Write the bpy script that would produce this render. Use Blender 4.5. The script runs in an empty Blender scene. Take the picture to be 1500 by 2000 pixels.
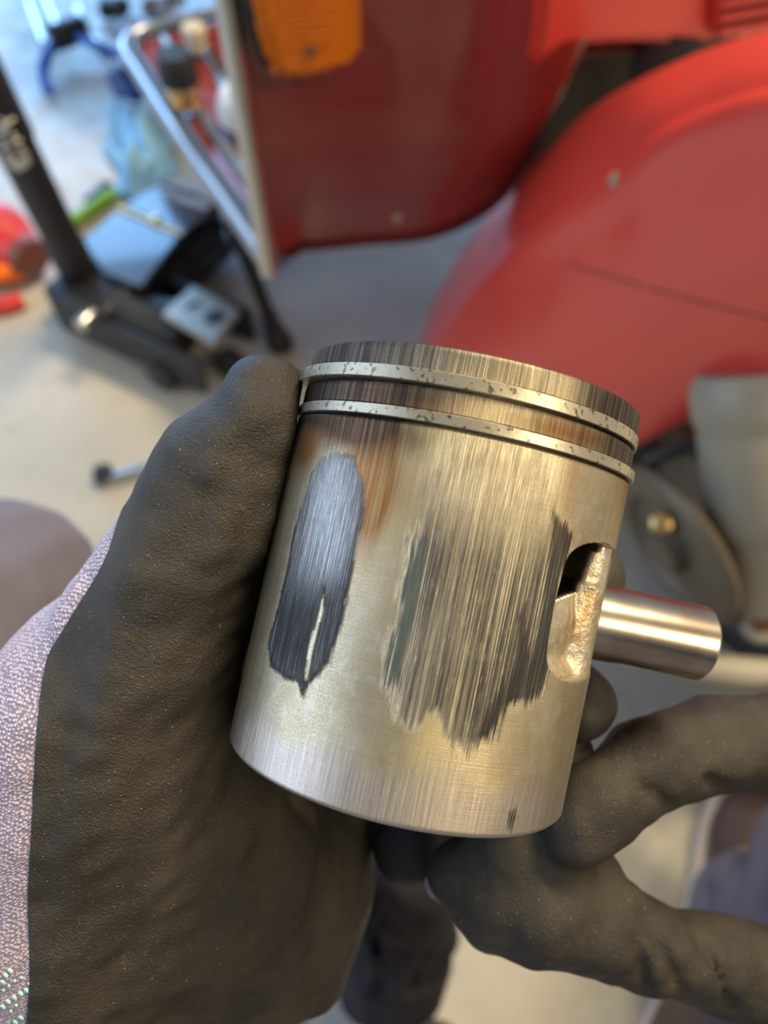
import bpy, bmesh, math, random
import numpy as np
from mathutils import Vector, Matrix
from mathutils.bvhtree import BVHTree

# ------------------------------------------------------------------ camera, world, lights, exposure
SC = bpy.context.scene
F = 1500.0
PITCH = math.radians(57)
CAM = np.array([0.0, 0.0, 0.8])
FW = np.array([0.0, math.cos(PITCH), -math.sin(PITCH)])
UP = np.array([0.0, math.sin(PITCH), math.cos(PITCH)])
RT = np.array([1.0, 0.0, 0.0])
cd = bpy.data.cameras.new('camera')
cam = bpy.data.objects.new('camera', cd)
SC.collection.objects.link(cam)
cam.location = CAM
cam.rotation_euler = (math.pi / 2 - PITCH, 0, 0)
cd.sensor_fit = 'VERTICAL'
cd.sensor_height = 34.6
cd.sensor_width = 26.0
cd.lens = 34.6 * F / 2000.0
cd.clip_start = 0.02
cd.clip_end = 60
cd.dof.use_dof = True
cd.dof.focus_distance = 0.134
cd.dof.aperture_fstop = 9.8
SC.camera = cam

SC.view_settings.view_transform = 'Standard'
SC.view_settings.look = 'None'
SC.view_settings.gamma = 1
SC.view_settings.use_curve_mapping = False
SC.view_settings.exposure = 0.0

world = bpy.data.worlds.new('world')
SC.world = world
world.use_nodes = True
wb = world.node_tree.nodes['Background']
wb.inputs[0].default_value = (0.50, 0.68, 1.0, 1)
wb.inputs[1].default_value = .35


def area(name, loc, target, sx, sy, color, power):
    d = bpy.data.lights.new(name, 'AREA')
    d.shape = 'RECTANGLE'
    d.size, d.size_y = sx, sy
    d.color = color
    d.energy = power
    o = bpy.data.objects.new(name, d)
    SC.collection.objects.link(o)
    o.location = loc
    dr = Vector(target) - Vector(loc)
    o.rotation_euler = dr.to_track_quat('-Z', 'Y').to_euler()
    o['category'] = 'light'
    return o


area('door_daylight', (-1.2, 4.3, 1.45), (-.6, 1.0, 1.1), 3.4, 2.5, (0.25, 0.54, 1.0), 210)
area('side_door_daylight', (-2.4, -.1, 1.3), (0.0, 0.5, 0.5), 2.6, 2.0, (0.66, 0.80, 1.0), 46)
area('ceiling_lamp_light', (0.9, 1.1, 2.55), (0.6, 0.8, 0), 1.3, 0.35, (1.0, 0.80, 0.50), 98)
area('added_highlight_light', (.83, -.48, 1.5), (0.0, 0.07, 0.67), .42, .2, (1.0, 0.80, 0.50), 9)  # unseen warm light added for the piston's highlight

# ------------------------------------------------------------------ geometry helpers


def ray(px, py):
    return FW + (px - 750) / F * RT + (1000 - py) / F * UP


def P(px, py, d):
    return CAM + d * ray(px, py)


def PZ(px, py, z):
    r = ray(px, py)
    return CAM + r * (z - CAM[2]) / r[2]


def M2W(c):
    """camera-space millimetres (x right, y down, z deep) -> world metres"""
    c = np.asarray(c, float) * 0.001
    return CAM + c[..., 0:1] * RT - c[..., 1:2] * UP + c[..., 2:3] * FW


def pm(px, py, z):
    """pixel and depth in mm -> camera-space mm"""
    return np.array([(px - 750) / F * z, (py - 1000) / F * z, z])


def tag(o, label=None, cat=None, group=None, kind=None):
    if label: o['label'] = label
    if cat: o['category'] = cat
    if group: o['group'] = group
    if kind: o['kind'] = kind
    return o


def empty(name, loc, label=None, cat=None, group=None):
    o = bpy.data.objects.new(name, None)
    o.empty_display_size = 0.02
    SC.collection.objects.link(o)
    o.location = Vector(loc)
    return tag(o, label, cat, group)


def world_loc(o):
    v = Vector((0, 0, 0))
    while o is not None:
        v += o.location
        o = o.parent
    return v


def mk(name, V, faces, mat, parent=None, smooth=True):
    V = np.asarray(V, float).reshape(-1, 3)
    c = (V.min(0) + V.max(0)) / 2
    me = bpy.data.meshes.new(name)
    V = V - c
    if isinstance(faces, np.ndarray) and faces.ndim == 2:
        n, k = faces.shape
        me.vertices.add(len(V)); me.vertices.foreach_set('co', V.astype(np.float32).ravel())
        me.loops.add(n * k); me.loops.foreach_set('vertex_index', faces.astype(np.int32).ravel())
        me.polygons.add(n)
        me.polygons.foreach_set('loop_start', np.arange(0, n * k, k, dtype=np.int32))
        me.update(calc_edges=True); me.validate()
    else:
        me.from_pydata([tuple(v) for v in V], [], [tuple(int(i) for i in f) for f in faces])
        me.update()
    if smooth:
        me.polygons.foreach_set('use_smooth', [True] * len(me.polygons))
    if mat: me.materials.append(mat)
    o = bpy.data.objects.new(name, me)
    SC.collection.objects.link(o)
    if parent is not None:
        o.parent = parent
        o.location = Vector(c) - world_loc(parent)
    else:
        o.location = Vector(c)
    return o


def from_bm(name, bm, mat, parent=None, smooth=True, sharp=None):
    bm.normal_update()
    V = [tuple(v.co) for v in bm.verts]
    for i, v in enumerate(bm.verts): v.index = i
    fs = [[v.index for v in f.verts] for f in bm.faces]
    bm.free()
    o = mk(name, V, fs, mat, parent, smooth)
    if sharp: auto_sharp(o, sharp)
    return o


def auto_sharp(o, deg):
    bm = bmesh.new(); bm.from_mesh(o.data)
    for e in bm.edges:
        if len(e.link_faces) == 2 and e.calc_face_angle(0) > math.radians(deg): e.smooth = False
    bm.to_mesh(o.data); bm.free()


def frame(axis, hint=(0, 0, 1)):
    a = np.asarray(axis, float); a = a / np.linalg.norm(a)
    h = np.asarray(hint, float)
    if abs(a @ h) / np.linalg.norm(h) > .98: h = np.array([1., 0, 0])
    e = np.cross(a, h); e /= np.linalg.norm(e)
    return a, e, np.cross(e, a)


def lathe(name, origin, axis, prof, mat, parent=None, seg=48, sharp=35, hint=(0, 0, 1), closed=False):
    """prof: (t along axis, radius); ends closed when radius is 0"""
    a, e, f = frame(axis, hint)
    origin = np.asarray(origin, float)
    V, fs = [], []
    th = np.linspace(0, 2 * np.pi, seg, endpoint=False)
    for t, r in prof:
        V.append(origin + a * t + r * (np.cos(th)[:, None] * e + np.sin(th)[:, None] * f))
    V = np.concatenate(V)
    n = len(prof)
    for i in range(n - (0 if closed else 1)):
        j2 = (i + 1) % n
        for j in range(seg):
            k = (j + 1) % seg
            fs.append((i * seg + j, i * seg + k, j2 * seg + k, j2 * seg + j))
    bm = bmesh.new()
    vs = [bm.verts.new(v) for v in V]
    for q in fs: bm.faces.new([vs[i] for i in q])
    if not closed:
        for i in (0, n - 1):
            if prof[i][1] > 1e-6:
                bm.faces.new([vs[i * seg + j] for j in (range(seg) if i else range(seg - 1, -1, -1))])
    bmesh.ops.remove_doubles(bm, verts=bm.verts, dist=1e-6)
    bmesh.ops.recalc_face_normals(bm, faces=bm.faces)
    return from_bm(name, bm, mat, parent, True, sharp)


def rim(r, b, t0, t1):
    """solid cylinder profile with bevelled edges"""
    return [(t0, 0), (t0, r - b), (t0 + b * .3, r - b * .3), (t0 + b, r), (t1 - b, r), (t1 - b * .3, r - b * .3), (t1, r - b), (t1, 0)]


def catmull(pts, n=8, closed=False):
    pts = [np.asarray(p, float) for p in pts]
    out = []
    m = len(pts)
    rng = range(m if closed else m - 1)
    for i in rng:
        if closed: p0, p1, p2, p3 = pts[(i - 1) % m], pts[i], pts[(i + 1) % m], pts[(i + 2) % m]
        else: p0, p1, p2, p3 = pts[max(i - 1, 0)], pts[i], pts[i + 1], pts[min(i + 2, m - 1)]
        for k in range(n):
            t = k / n
            out.append(.5 * ((2 * p1) + (-p0 + p2) * t + (2 * p0 - 5 * p1 + 4 * p2 - p3) * t * t + (-p0 + 3 * p1 - 3 * p2 + p3) * t ** 3))
    if not closed: out.append(pts[-1])
    return np.array(out)


def tube(name, pts, rad, mat, parent=None, seg=14, closed=False, flat=1.0, hint=(0, 0, 1), round_end=False):
    pts = np.asarray(pts, float); n = len(pts)
    rad = np.full(n, rad) if np.isscalar(rad) else np.asarray(rad, float)
    tan = np.gradient(pts, axis=0)
    if closed: tan = np.roll(pts, -1, 0) - np.roll(pts, 1, 0)
    tan /= np.linalg.norm(tan, axis=1)[:, None] + 1e-12
    _, e, _ = frame(tan[0], hint)
    V = []
    th = np.linspace(0, 2 * np.pi, seg, endpoint=False)
    for i in range(n):
        e = e - tan[i] * (e @ tan[i]); e /= np.linalg.norm(e)
        g = np.cross(tan[i], e)
        V.append(pts[i] + rad[i] * (np.cos(th)[:, None] * e + flat * np.sin(th)[:, None] * g))
    V = np.concatenate(V)
    fs = []
    for i in range(n if closed else n - 1):
        j2 = (i + 1) % n
        for j in range(seg):
            k = (j + 1) % seg
            fs.append((i * seg + j, i * seg + k, j2 * seg + k, j2 * seg + j))
    if not closed:
        fs.append(tuple(range(seg - 1, -1, -1)))
        fs.append(tuple((n - 1) * seg + j for j in range(seg)))
    o = mk(name, V, fs, mat, parent, True)
    auto_sharp(o, 50)
    return o


def box(name, c, ax, size, mat, parent=None, bev=0.002, taper=1.0):
    """ax: 3 unit vectors; size full extents"""
    ax = [np.asarray(a, float) for a in ax]
    bm = bmesh.new()
    vs = []
    for z in (-.5, .5):
        k = 1 if z < 0 else taper
        for x, y in ((-.5, -.5), (.5, -.5), (.5, .5), (-.5, .5)):
            vs.append(bm.verts.new(np.asarray(c, float) + ax[0] * x * size[0] * k + ax[1] * y * size[1] * k + ax[2] * z * size[2]))
    for f in ((0, 3, 2, 1), (4, 5, 6, 7), (0, 1, 5, 4), (1, 2, 6, 5), (2, 3, 7, 6), (3, 0, 4, 7)): bm.faces.new([vs[i] for i in f])
    bmesh.ops.recalc_face_normals(bm, faces=bm.faces)
    if bev: bmesh.ops.bevel(bm, geom=bm.edges[:], offset=bev, segments=3, affect='EDGES', profile=.6)
    return from_bm(name, bm, mat, parent, True, 40)


def prism(name, poly, dirv, mat, parent=None, bev=0.0):
    """poly: planar world points; extruded by dirv"""
    bm = bmesh.new()
    a = [bm.verts.new(p) for p in poly]
    b = [bm.verts.new(np.asarray(p) + np.asarray(dirv)) for p in poly]
    n = len(poly)
    bm.faces.new(a); bm.faces.new(b[::-1])
    for i in range(n): bm.faces.new((a[i], b[i], b[(i + 1) % n], a[(i + 1) % n]))
    bmesh.ops.recalc_face_normals(bm, faces=bm.faces)
    if bev: bmesh.ops.bevel(bm, geom=bm.edges[:], offset=bev, segments=2, affect='EDGES')
    return from_bm(name, bm, mat, parent, True, 35)


def grid_surface(name, G, mat, parent=None, thick=0.0):
    """G: (n,m,3) points"""
    n, m = G.shape[:2]
    idx = np.arange(n * m).reshape(n, m)
    q = np.stack([idx[:-1, :-1], idx[1:, :-1], idx[1:, 1:], idx[:-1, 1:]], -1).reshape(-1, 4)
    o = mk(name, G.reshape(-1, 3), q, mat, parent)
    if thick:
        s = o.modifiers.new('s', 'SOLIDIFY'); s.thickness = abs(thick); s.offset = -1 if thick > 0 else 1
        s.use_even_offset = False
    return o


def polysdf(X, Y, poly):
    """signed distance to polygon, negative inside"""
    poly = np.asarray(poly, float)
    d = np.full(X.shape, 1e9); ins = np.zeros(X.shape, bool)
    n = len(poly)
    for i in range(n):
        a, b = poly[i], poly[(i + 1) % n]
        e = b - a
        wx, wy = X - a[0], Y - a[1]
        t = np.clip((wx * e[0] + wy * e[1]) / (e @ e + 1e-12), 0, 1)
        d = np.minimum(d, (wx - e[0] * t) ** 2 + (wy - e[1] * t) ** 2)
        c = ((a[1] > Y) != (b[1] > Y)) & (X < (b[0] - a[0]) * (Y - a[1]) / (b[1] - a[1] + 1e-12) + a[0])
        ins ^= c
    return np.sqrt(d) * np.where(ins, -1, 1)


# --- implicit surfaces (used for gloves, trousers, shoes: one continuous skin)
class Field:
    def __init__(self, lo, hi, step):
        self.lo, self.step = np.array(lo, float), step
        self.n = np.ceil((np.array(hi) - self.lo) / step).astype(int) + 1
        self.ax = [self.lo[i] + step * np.arange(self.n[i]) for i in range(3)]
        self.v = np.full(self.n, 60.0 * step, np.float32)

    def sub(self, lo, hi):
        s = []
        for i in range(3):
            a = int(np.clip((lo[i] - self.lo[i]) / self.step, 0, self.n[i] - 1)); b = int(np.clip((hi[i] - self.lo[i]) / self.step + 2, 1, self.n[i]))
            s.append(slice(a, max(b, a + 1)))
        X, Y, Z = np.meshgrid(self.ax[0][s[0]], self.ax[1][s[1]], self.ax[2][s[2]], indexing='ij')
        return tuple(s), X.astype(np.float32), Y.astype(np.float32), Z.astype(np.float32)

    def cap(self, a, b, ra, rb, k=2.0, squash=None):
        a, b = np.asarray(a, float), np.asarray(b, float)
        m = max(ra, rb) + 3 * k + 3 * self.step
        s, X, Y, Z = self.sub(np.minimum(a, b) - m, np.maximum(a, b) + m)
        e = b - a; L = e @ e + 1e-9
        wx, wy, wz = X - a[0], Y - a[1], Z - a[2]
        t = np.clip((wx * e[0] + wy * e[1] + wz * e[2]) / L, 0, 1)
        dx, dy, dz = wx - e[0] * t, wy - e[1] * t, wz - e[2] * t
        r = ra + (rb - ra) * t
        if squash is not None:
            n, f = squash; n = np.asarray(n, float) / np.linalg.norm(n)
            c = dx * n[0] + dy * n[1] + dz * n[2]
            g = (1 / f - 1) * c
            d = (np.sqrt((dx + g * n[0]) ** 2 + (dy + g * n[1]) ** 2 + (dz + g * n[2]) ** 2) - r) * (f if f < 1 else 1)
        else:
            d = np.sqrt(dx * dx + dy * dy + dz * dz) - r
        o = self.v[s]
        h = np.clip(.5 + .5 * (o - d) / k, 0, 1)
        self.v[s] = np.where(o - d > k, d, np.where(d - o > k, o, o * (1 - h) + d * h - k * h * (1 - h)))

    def chain(self, pts, rs, k=2.0, k0=None, **kw):
        for i in range(len(pts) - 1):
            self.cap(pts[i], pts[i + 1], rs[i], rs[i + 1], k if (i or k0 is None) else k0, **kw)

    def carve_cyl(self, c, a, r, t0, t1, gap=0.0):
        s, X, Y, Z = (slice(None),) * 3, *np.meshgrid(*self.ax, indexing='ij')
        wx, wy, wz = X - c[0], Y - c[1], Z - c[2]
        t = wx * a[0] + wy * a[1] + wz * a[2]
        rr = np.sqrt(np.maximum(wx * wx + wy * wy + wz * wz - t * t, 0))
        d = np.maximum(rr - r, np.maximum(t0 - t, t - t1))
        self.v = np.maximum(self.v, (gap - d).astype(np.float32))

    def noise(self, amp, wl, seed=0, n=5):
        rs = np.random.RandomState(seed)
        X, Y, Z = [a.astype(np.float32) for a in np.meshgrid(*self.ax, indexing='ij')]
        for _ in range(n):
            k = rs.normal(size=3); k = k / np.linalg.norm(k) * 2 * np.pi / (wl * rs.uniform(.7, 1.5))
            self.v += (amp / n ** .5) * np.sin(k[0] * X + k[1] * Y + k[2] * Z + rs.uniform(0, 6.3)).astype(np.float32)

    def crease(self, pts, depth, width):
        """groove along a polyline (points near the surface)"""
        for a, b in zip(pts[:-1], pts[1:]):
            a, b = np.asarray(a, float), np.asarray(b, float)
            m = 3 * width
            s, X, Y, Z = self.sub(np.minimum(a, b) - m, np.maximum(a, b) + m)
            e = b - a; L = e @ e + 1e-9
            wx, wy, wz = X - a[0], Y - a[1], Z - a[2]
            t = np.clip((wx * e[0] + wy * e[1] + wz * e[2]) / L, 0, 1)
            d2 = (wx - e[0] * t) ** 2 + (wy - e[1] * t) ** 2 + (wz - e[2] * t) ** 2
            g = getattr(self, '_cr', None)
            if g is None: self._cr = g = np.zeros_like(self.v)
            g[s] = np.maximum(g[s], depth * np.exp(-d2 / (width * width)))

    def mesh(self, smooth=1):
        v = self.v
        if getattr(self, '_cr', None) is not None: v = v + self._cr
        v[0], v[-1] = 1, 1; v[:, 0] = 1; v[:, -1] = 1; v[:, :, 0] = 1; v[:, :, -1] = 1
        ins = v < 0
        nx, ny, nz = [k - 1 for k in v.shape]
        cnt = np.zeros((nx, ny, nz), np.uint8)
        for dx in (0, 1):
            for dy in (0, 1):
                for dz in (0, 1): cnt += ins[dx:nx + dx, dy:ny + dy, dz:nz + dz]
        cells = np.argwhere((cnt > 0) & (cnt < 8))
        idx = np.full((nx, ny, nz), -1, np.int64); idx[tuple(cells.T)] = np.arange(len(cells))
        acc = np.zeros((len(cells), 3)); w = np.zeros(len(cells))
        co = [(x, y, z) for x in (0, 1) for y in (0, 1) for z in (0, 1)]
        vals = {c: v[cells[:, 0] + c[0], cells[:, 1] + c[1], cells[:, 2] + c[2]] for c in co}
        for c in co:
            for ax_ in range(3):
                if c[ax_]: continue
                c2 = list(c); c2[ax_] = 1; c2 = tuple(c2)
                va, vb = vals[c], vals[c2]
                cr = (va < 0) != (vb < 0)
                t = np.where(cr, va / np.where(cr, va - vb, 1), 0)
                p = np.tile(np.array(c, float), (len(cells), 1)); p[:, ax_] += t
                acc[cr] += p[cr]; w[cr] += 1
        V = self.lo + self.step * (cells + acc / w[:, None])
        faces = []
        for ax_ in range(3):
            o1, o2 = (ax_ + 1) % 3, (ax_ + 2) % 3
            sl = [slice(1, nx), slice(1, ny), slice(1, nz)]; sl[ax_] = slice(0, (nx, ny, nz)[ax_])
            sl2 = list(sl); st = sl[ax_]; sl2[ax_] = slice(st.start + 1, st.stop + 1)
            A, B = ins[tuple(sl)], ins[tuple(sl2)]
            base = np.array([s.start for s in sl])
            for flip in (False, True):
                e = np.argwhere((A & ~B) if not flip else (~A & B)) + base
                if not len(e): continue
                def at(d1, d2):
                    q = e.copy(); q[:, o1] -= d1; q[:, o2] -= d2
                    return idx[tuple(q.T)]
                q = np.stack([at(1, 1), at(0, 1), at(0, 0), at(1, 0)], 1)
                faces.append(q[:, ::-1] if flip else q)
        Fc = np.concatenate(faces)
        Fc = Fc[(Fc >= 0).all(1)]
        for _ in range(smooth):
            s = np.zeros_like(V); c = np.zeros(len(V))
            for i in range(4):
                a, b = Fc[:, i], Fc[:, (i + 1) % 4]
                np.add.at(s, a, V[b]); np.add.at(c, a, 1)
                np.add.at(s, b, V[a]); np.add.at(c, b, 1)
            V = V * .4 + .6 * s / c[:, None]
        return V, Fc


def split_mesh(V, faces, fun):
    """cut a mesh along fun(V)=0 -> two (V, faces) sets: fun<0, fun>=0"""
    bm = bmesh.new()
    vs = [bm.verts.new(v) for v in V]
    for f in faces:
        try: bm.faces.new([vs[i] for i in f])
        except ValueError: pass
    val = fun(np.array([v.co for v in bm.verts]))
    d = {v: float(x) for v, x in zip(bm.verts, val)}
    new = []
    for e in list(bm.edges):
        a, b = e.verts
        if (d[a] < 0) != (d[b] < 0):
            t = d[a] / (d[a] - d[b]); t = min(max(t, .02), .98)
            _, nv = bmesh.utils.edge_split(e, a, t)
            d[nv] = 0.0; new.append(nv)
    ns = set(new)
    for f in list(bm.faces):
        k = [v for v in f.verts if v in ns]
        if len(k) == 2:
            try: bmesh.utils.face_split(f, k[0], k[1])
            except ValueError: pass
    out = []
    for side in (0, 1):
        m, VV, FF = {}, [], []
        for f in bm.faces:
            s = sum(d[v] for v in f.verts)
            if (s < 0) == (side == 0):
                q = []
                for v in f.verts:
                    if v not in m: m[v] = len(VV); VV.append(tuple(v.co))
                    q.append(m[v])
                FF.append(q)
        out.append((np.array(VV), FF))
    bm.free()
    return out


# ------------------------------------------------------------------ materials
class NT:
    def __init__(self, name):
        self.m = bpy.data.materials.new(name); self.m.use_nodes = True
        self.t = self.m.node_tree; self.b = self.t.nodes['Principled BSDF']; self.n = self.t.nodes; self.l = self.t.links

    def put(self, sock, v):
        if hasattr(v, 'is_output') or isinstance(v, bpy.types.NodeSocket): self.l.new(v, sock)
        elif v is not None: sock.default_value = v
        return sock

    def set(self, **k):
        for a, v in k.items():
            nm = a.replace('_', ' ')
            if isinstance(v, tuple) and len(v) == 3: v = v + (1,)
            self.put(self.b.inputs[nm], v)
        return self

    def node(self, typ, ins=None, **props):
        nd = self.n.new(typ)
        for a, v in props.items(): setattr(nd, a, v)
        for i, v in (ins or {}).items(): self.put(nd.inputs[i], v)
        return nd

    def coord(self, kind='Object'): return self.node('ShaderNodeTexCoord').outputs[kind]

    def mapping(self, vec, scale=(1, 1, 1), rot=(0, 0, 0)):
        return self.node('ShaderNodeMapping', {'Vector': vec, 'Scale': scale, 'Rotation': rot}).outputs[0]

    def noise(self, vec, scale, detail=3, rough=.5):
        return self.node('ShaderNodeTexNoise', {'Vector': vec, 'Scale': scale, 'Detail': detail, 'Roughness': rough}).outputs[0]

    def math(self, op, a, b=0.0, c=0.0, clamp=False):
        return self.node('ShaderNodeMath', {0: a, 1: b, 2: c}, operation=op, use_clamp=clamp).outputs[0]

    def rng(self, v, a, b, c=0., d=1.):
        return self.node('ShaderNodeMapRange', {0: v, 1: a, 2: b, 3: c, 4: d}, interpolation_type='SMOOTHSTEP').outputs[0]

    def ramp(self, f, stops):
        nd = self.node('ShaderNodeValToRGB', {0: f}); cr = nd.color_ramp
        while len(cr.elements) < len(stops): cr.elements.new(.5)
        for e, (p, c) in zip(cr.elements, stops): e.position = p; e.color = tuple(c) + (1,)
        return nd.outputs[0]

    def mix(self, f, a, b):
        nd = self.node('ShaderNodeMix', {0: f}, data_type='RGBA')
        self.put(nd.inputs[6], a + (1,) if isinstance(a, tuple) and len(a) == 3 else a)
        self.put(nd.inputs[7], b + (1,) if isinstance(b, tuple) and len(b) == 3 else b)
        return nd.outputs[2]

    def attr(self, n): return self.node('ShaderNodeAttribute', attribute_name=n)

    def bump(self, h, strength=.3, dist=.001, chain=None):
        nd = self.node('ShaderNodeBump', {'Height': h, 'Strength': strength, 'Distance': dist})
        if chain is not None: self.l.new(chain, nd.inputs['Normal'])
        self.l.new(nd.outputs[0], self.b.inputs['Normal'])
        return nd.outputs[0]


def plain(name, col, rough=.5, metal=0.0, var=.12, scale=60, coat=0.0, bump=0.0, bscale=400):
    t = NT(name); v = t.coord()
    n = t.noise(v, scale, 4)
    c = t.mix(n, tuple(x * (1 - var) for x in col), tuple(min(1, x * (1 + var)) for x in col))
    t.set(Base_Color=c, Roughness=t.rng(n, .2, .8, rough * .9, min(1, rough * 1.1)), Metallic=metal, Coat_Weight=coat, Coat_Roughness=.06)
    if bump: t.bump(t.noise(v, bscale, 3), bump, .0006)
    return t.m


M = {}
M['red'] = plain('shaded_red_paint', (.20, .022, .019), .27, 0, .10, 9, .7)  # scooter red darkened: the leg shield's shade is put into the colour
M['red_lit'] = plain('lit_red_paint', (.62, .056, .040), .34, 0, .08, 7, .3)  # brighter copy of the same scooter red for the lit mudguard and horn cover
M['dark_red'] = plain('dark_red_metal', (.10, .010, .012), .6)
M['chrome'] = plain('worn_chrome', (.62, .62, .62), .36, 1, .06)
M['alu_trim'] = plain('grey_aluminium_trim', (.55, .54, .50), .38, 1, .08)
M['grey_cast'] = plain('beige_grey_cast', (.29, .265, .21), .5, 0, .12, 30)
M['shaded_cast'] = plain('shaded_cast_metal', (.15, .125, .09), .5, .3, .25, 30)  # hub casting darkened to paint in the shade under the mudguard
M['black_rub'] = plain('black_rubber', (.018, .018, .018), .55)
M['black_gloss'] = plain('black_gloss_plastic', (.03, .034, .042), .2, 0, .1, 30, 1.0)
M['black_steel'] = plain('black_painted_steel', (.012, .012, .016), .5, 0, .15, 40)
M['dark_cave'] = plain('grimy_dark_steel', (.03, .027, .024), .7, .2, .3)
M['blue'] = plain('blue_enamel', (.03, .14, .62), .3, 0, .1, 30, .3)
M['navy'] = plain('navy_plastic', (.02, .07, .22), .5)
M['green'] = plain('green_plastic', (.22, .48, .03), .45)
M['toolred'] = plain('red_plastic', (.62, .04, .035), .4)
M['orange'] = plain('orange_plastic', (.9, .18, .01), .4)
M['steel'] = plain('bright_steel', (.62, .62, .62), .3, 1)
M['white_pl'] = plain('white_plastic', (.78, .82, .86), .35)
M['pale'] = plain('pale_lettering', (.62, .60, .56), .6)
M['rust'] = plain('rusty_steel', (.20, .075, .035), .8)
M['brass'] = plain('brass', (.75, .52, .22), .3, 1)
M['tan'] = plain('tan_lace', (.42, .25, .10), .7, bump=.5)
M['leather'] = plain('brown_leather', (.075, .045, .040), .5, 0, .3, 40, bump=.3)
M['sole'] = plain('cream_rubber', (.72, .60, .50), .6)
M['jeans'] = plain('mauve_grey_cotton', (.15, .14, .185), .9, 0, .12, 90, bump=.5, bscale=1500)
M['sleeve'] = plain('dark_navy_cotton', (.018, .016, .021), .9, 0, .15, 60, bump=.4, bscale=1200)
M['wall'] = plain('painted_wall', (.36, .33, .28), .9, 0, .06, 3)
M['ceil'] = plain('ceiling_board', (.42, .39, .33), .9, 0, .05, 3)


def m_cloth_blue():
    t = NT('pale_blue_towel'); v = t.coord()
    n = t.noise(v, 30, 4)
    t.set(Base_Color=t.mix(n, (.22, .50, .78), (.34, .64, .90)), Roughness=.9)
    t.bump(t.noise(v, 700, 2), .4, .001)
    return t.m


M['towel'] = m_cloth_blue()


def m_floor():
    t = NT('concrete_floor'); v = t.coord()
    n = t.noise(v, 3.2, 6, .6); n2 = t.noise(v, 22, 5, .65); n3 = t.noise(v, 160, 3)
    c = t.ramp(n, [(.3, (.34, .315, .26)), (.5, (.46, .43, .355)), (.7, (.54, .51, .44))])
    c = t.mix(t.rng(n2, .52, .75, 0, .55), c, (.30, .26, .20))
    c = t.mix(t.rng(n3, .3, .8, 0, .15), c, (.66, .60, .5))
    t.set(Base_Color=c, Roughness=t.rng(n2, .3, .7, .34, .55), Specular_IOR_Level=.6)
    t.bump(n3, .25, .002)
    return t.m


M['floor'] = m_floor()


def m_amber():
    t = NT('amber_lens'); v = t.coord()
    w = t.node('ShaderNodeTexWave', {'Vector': v, 'Scale': 90.0, 'Distortion': 0.0}, bands_direction='Z').outputs[1]
    t.set(Base_Color=(1.0, .34, .015), Roughness=.12, Transmission_Weight=.55, IOR=1.45, Coat_Weight=.5)
    t.bump(w, .35, .001)
    return t.m


M['amber'] = m_amber()
M['amber_in'] = plain('amber_reflector', (.95, .42, .05), .35, .3)


def m_glove():
    t = NT('dark_foam_coating'); v = t.coord()
    n = t.noise(v, 2400, 3, .6); n2 = t.noise(v, 60, 4); n3 = t.noise(v, 900, 2)
    vor = t.node('ShaderNodeTexVoronoi', {'Vector': v, 'Scale': 2600.0}).outputs[0]
    c = t.mix(t.rng(n2, .35, .7), (.024, .020, .015), (.044, .037, .027))
    c = t.mix(t.rng(n3, .60, .75, 0, .5), c, (.07, .061, .048))
    # dirt smears
    n4 = t.noise(v, 35, 5, .7)
    c = t.mix(t.rng(n4, .66, .72, 0, .55), c, (.14, .10, .06))
    # sparse shiny specks of metal dust
    sp = t.noise(v, 4200, 0)
    s2 = t.rng(sp, .845, .87, 0, 1)
    c = t.mix(s2, c, (.75, .68, .5))
    t.set(Base_Color=c, Roughness=.52, Specular_IOR_Level=.5)
    b = t.bump(n, .9, .0004)
    b = t.bump(t.noise(v, 420, 4, .6), .5, .0005, b)
    t.bump(vor, .25, .0002, b)
    return t.m


M['coat'] = m_glove()


def m_knit():
    t = NT('lavender_knit'); v = t.coord()
    v = t.mapping(v, (1, 1, 1), (0, math.radians(25), math.radians(20)))
    vv = t.mapping(v, (1, 1.0, 2.0))
    vo = t.node('ShaderNodeTexVoronoi', {'Vector': vv, 'Scale': 1250.0, 'Randomness': .55}).outputs[0]
    h = t.rng(vo, .75, .1)
    c = t.mix(h, (.22, .18, .25), (.70, .62, .78))
    c = t.mix(t.rng(t.noise(v, 60, 3), .5, .75, 0, .4), c, (.42, .30, .30))
    t.set(Base_Color=c, Roughness=.95, Sheen_Weight=.2)
    t.bump(h, .8, .0004)
    return t.m


M['knit'] = m_knit()
M['teal'] = plain('pale_teal_thread', (.42, .72, .70), .6)


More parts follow.
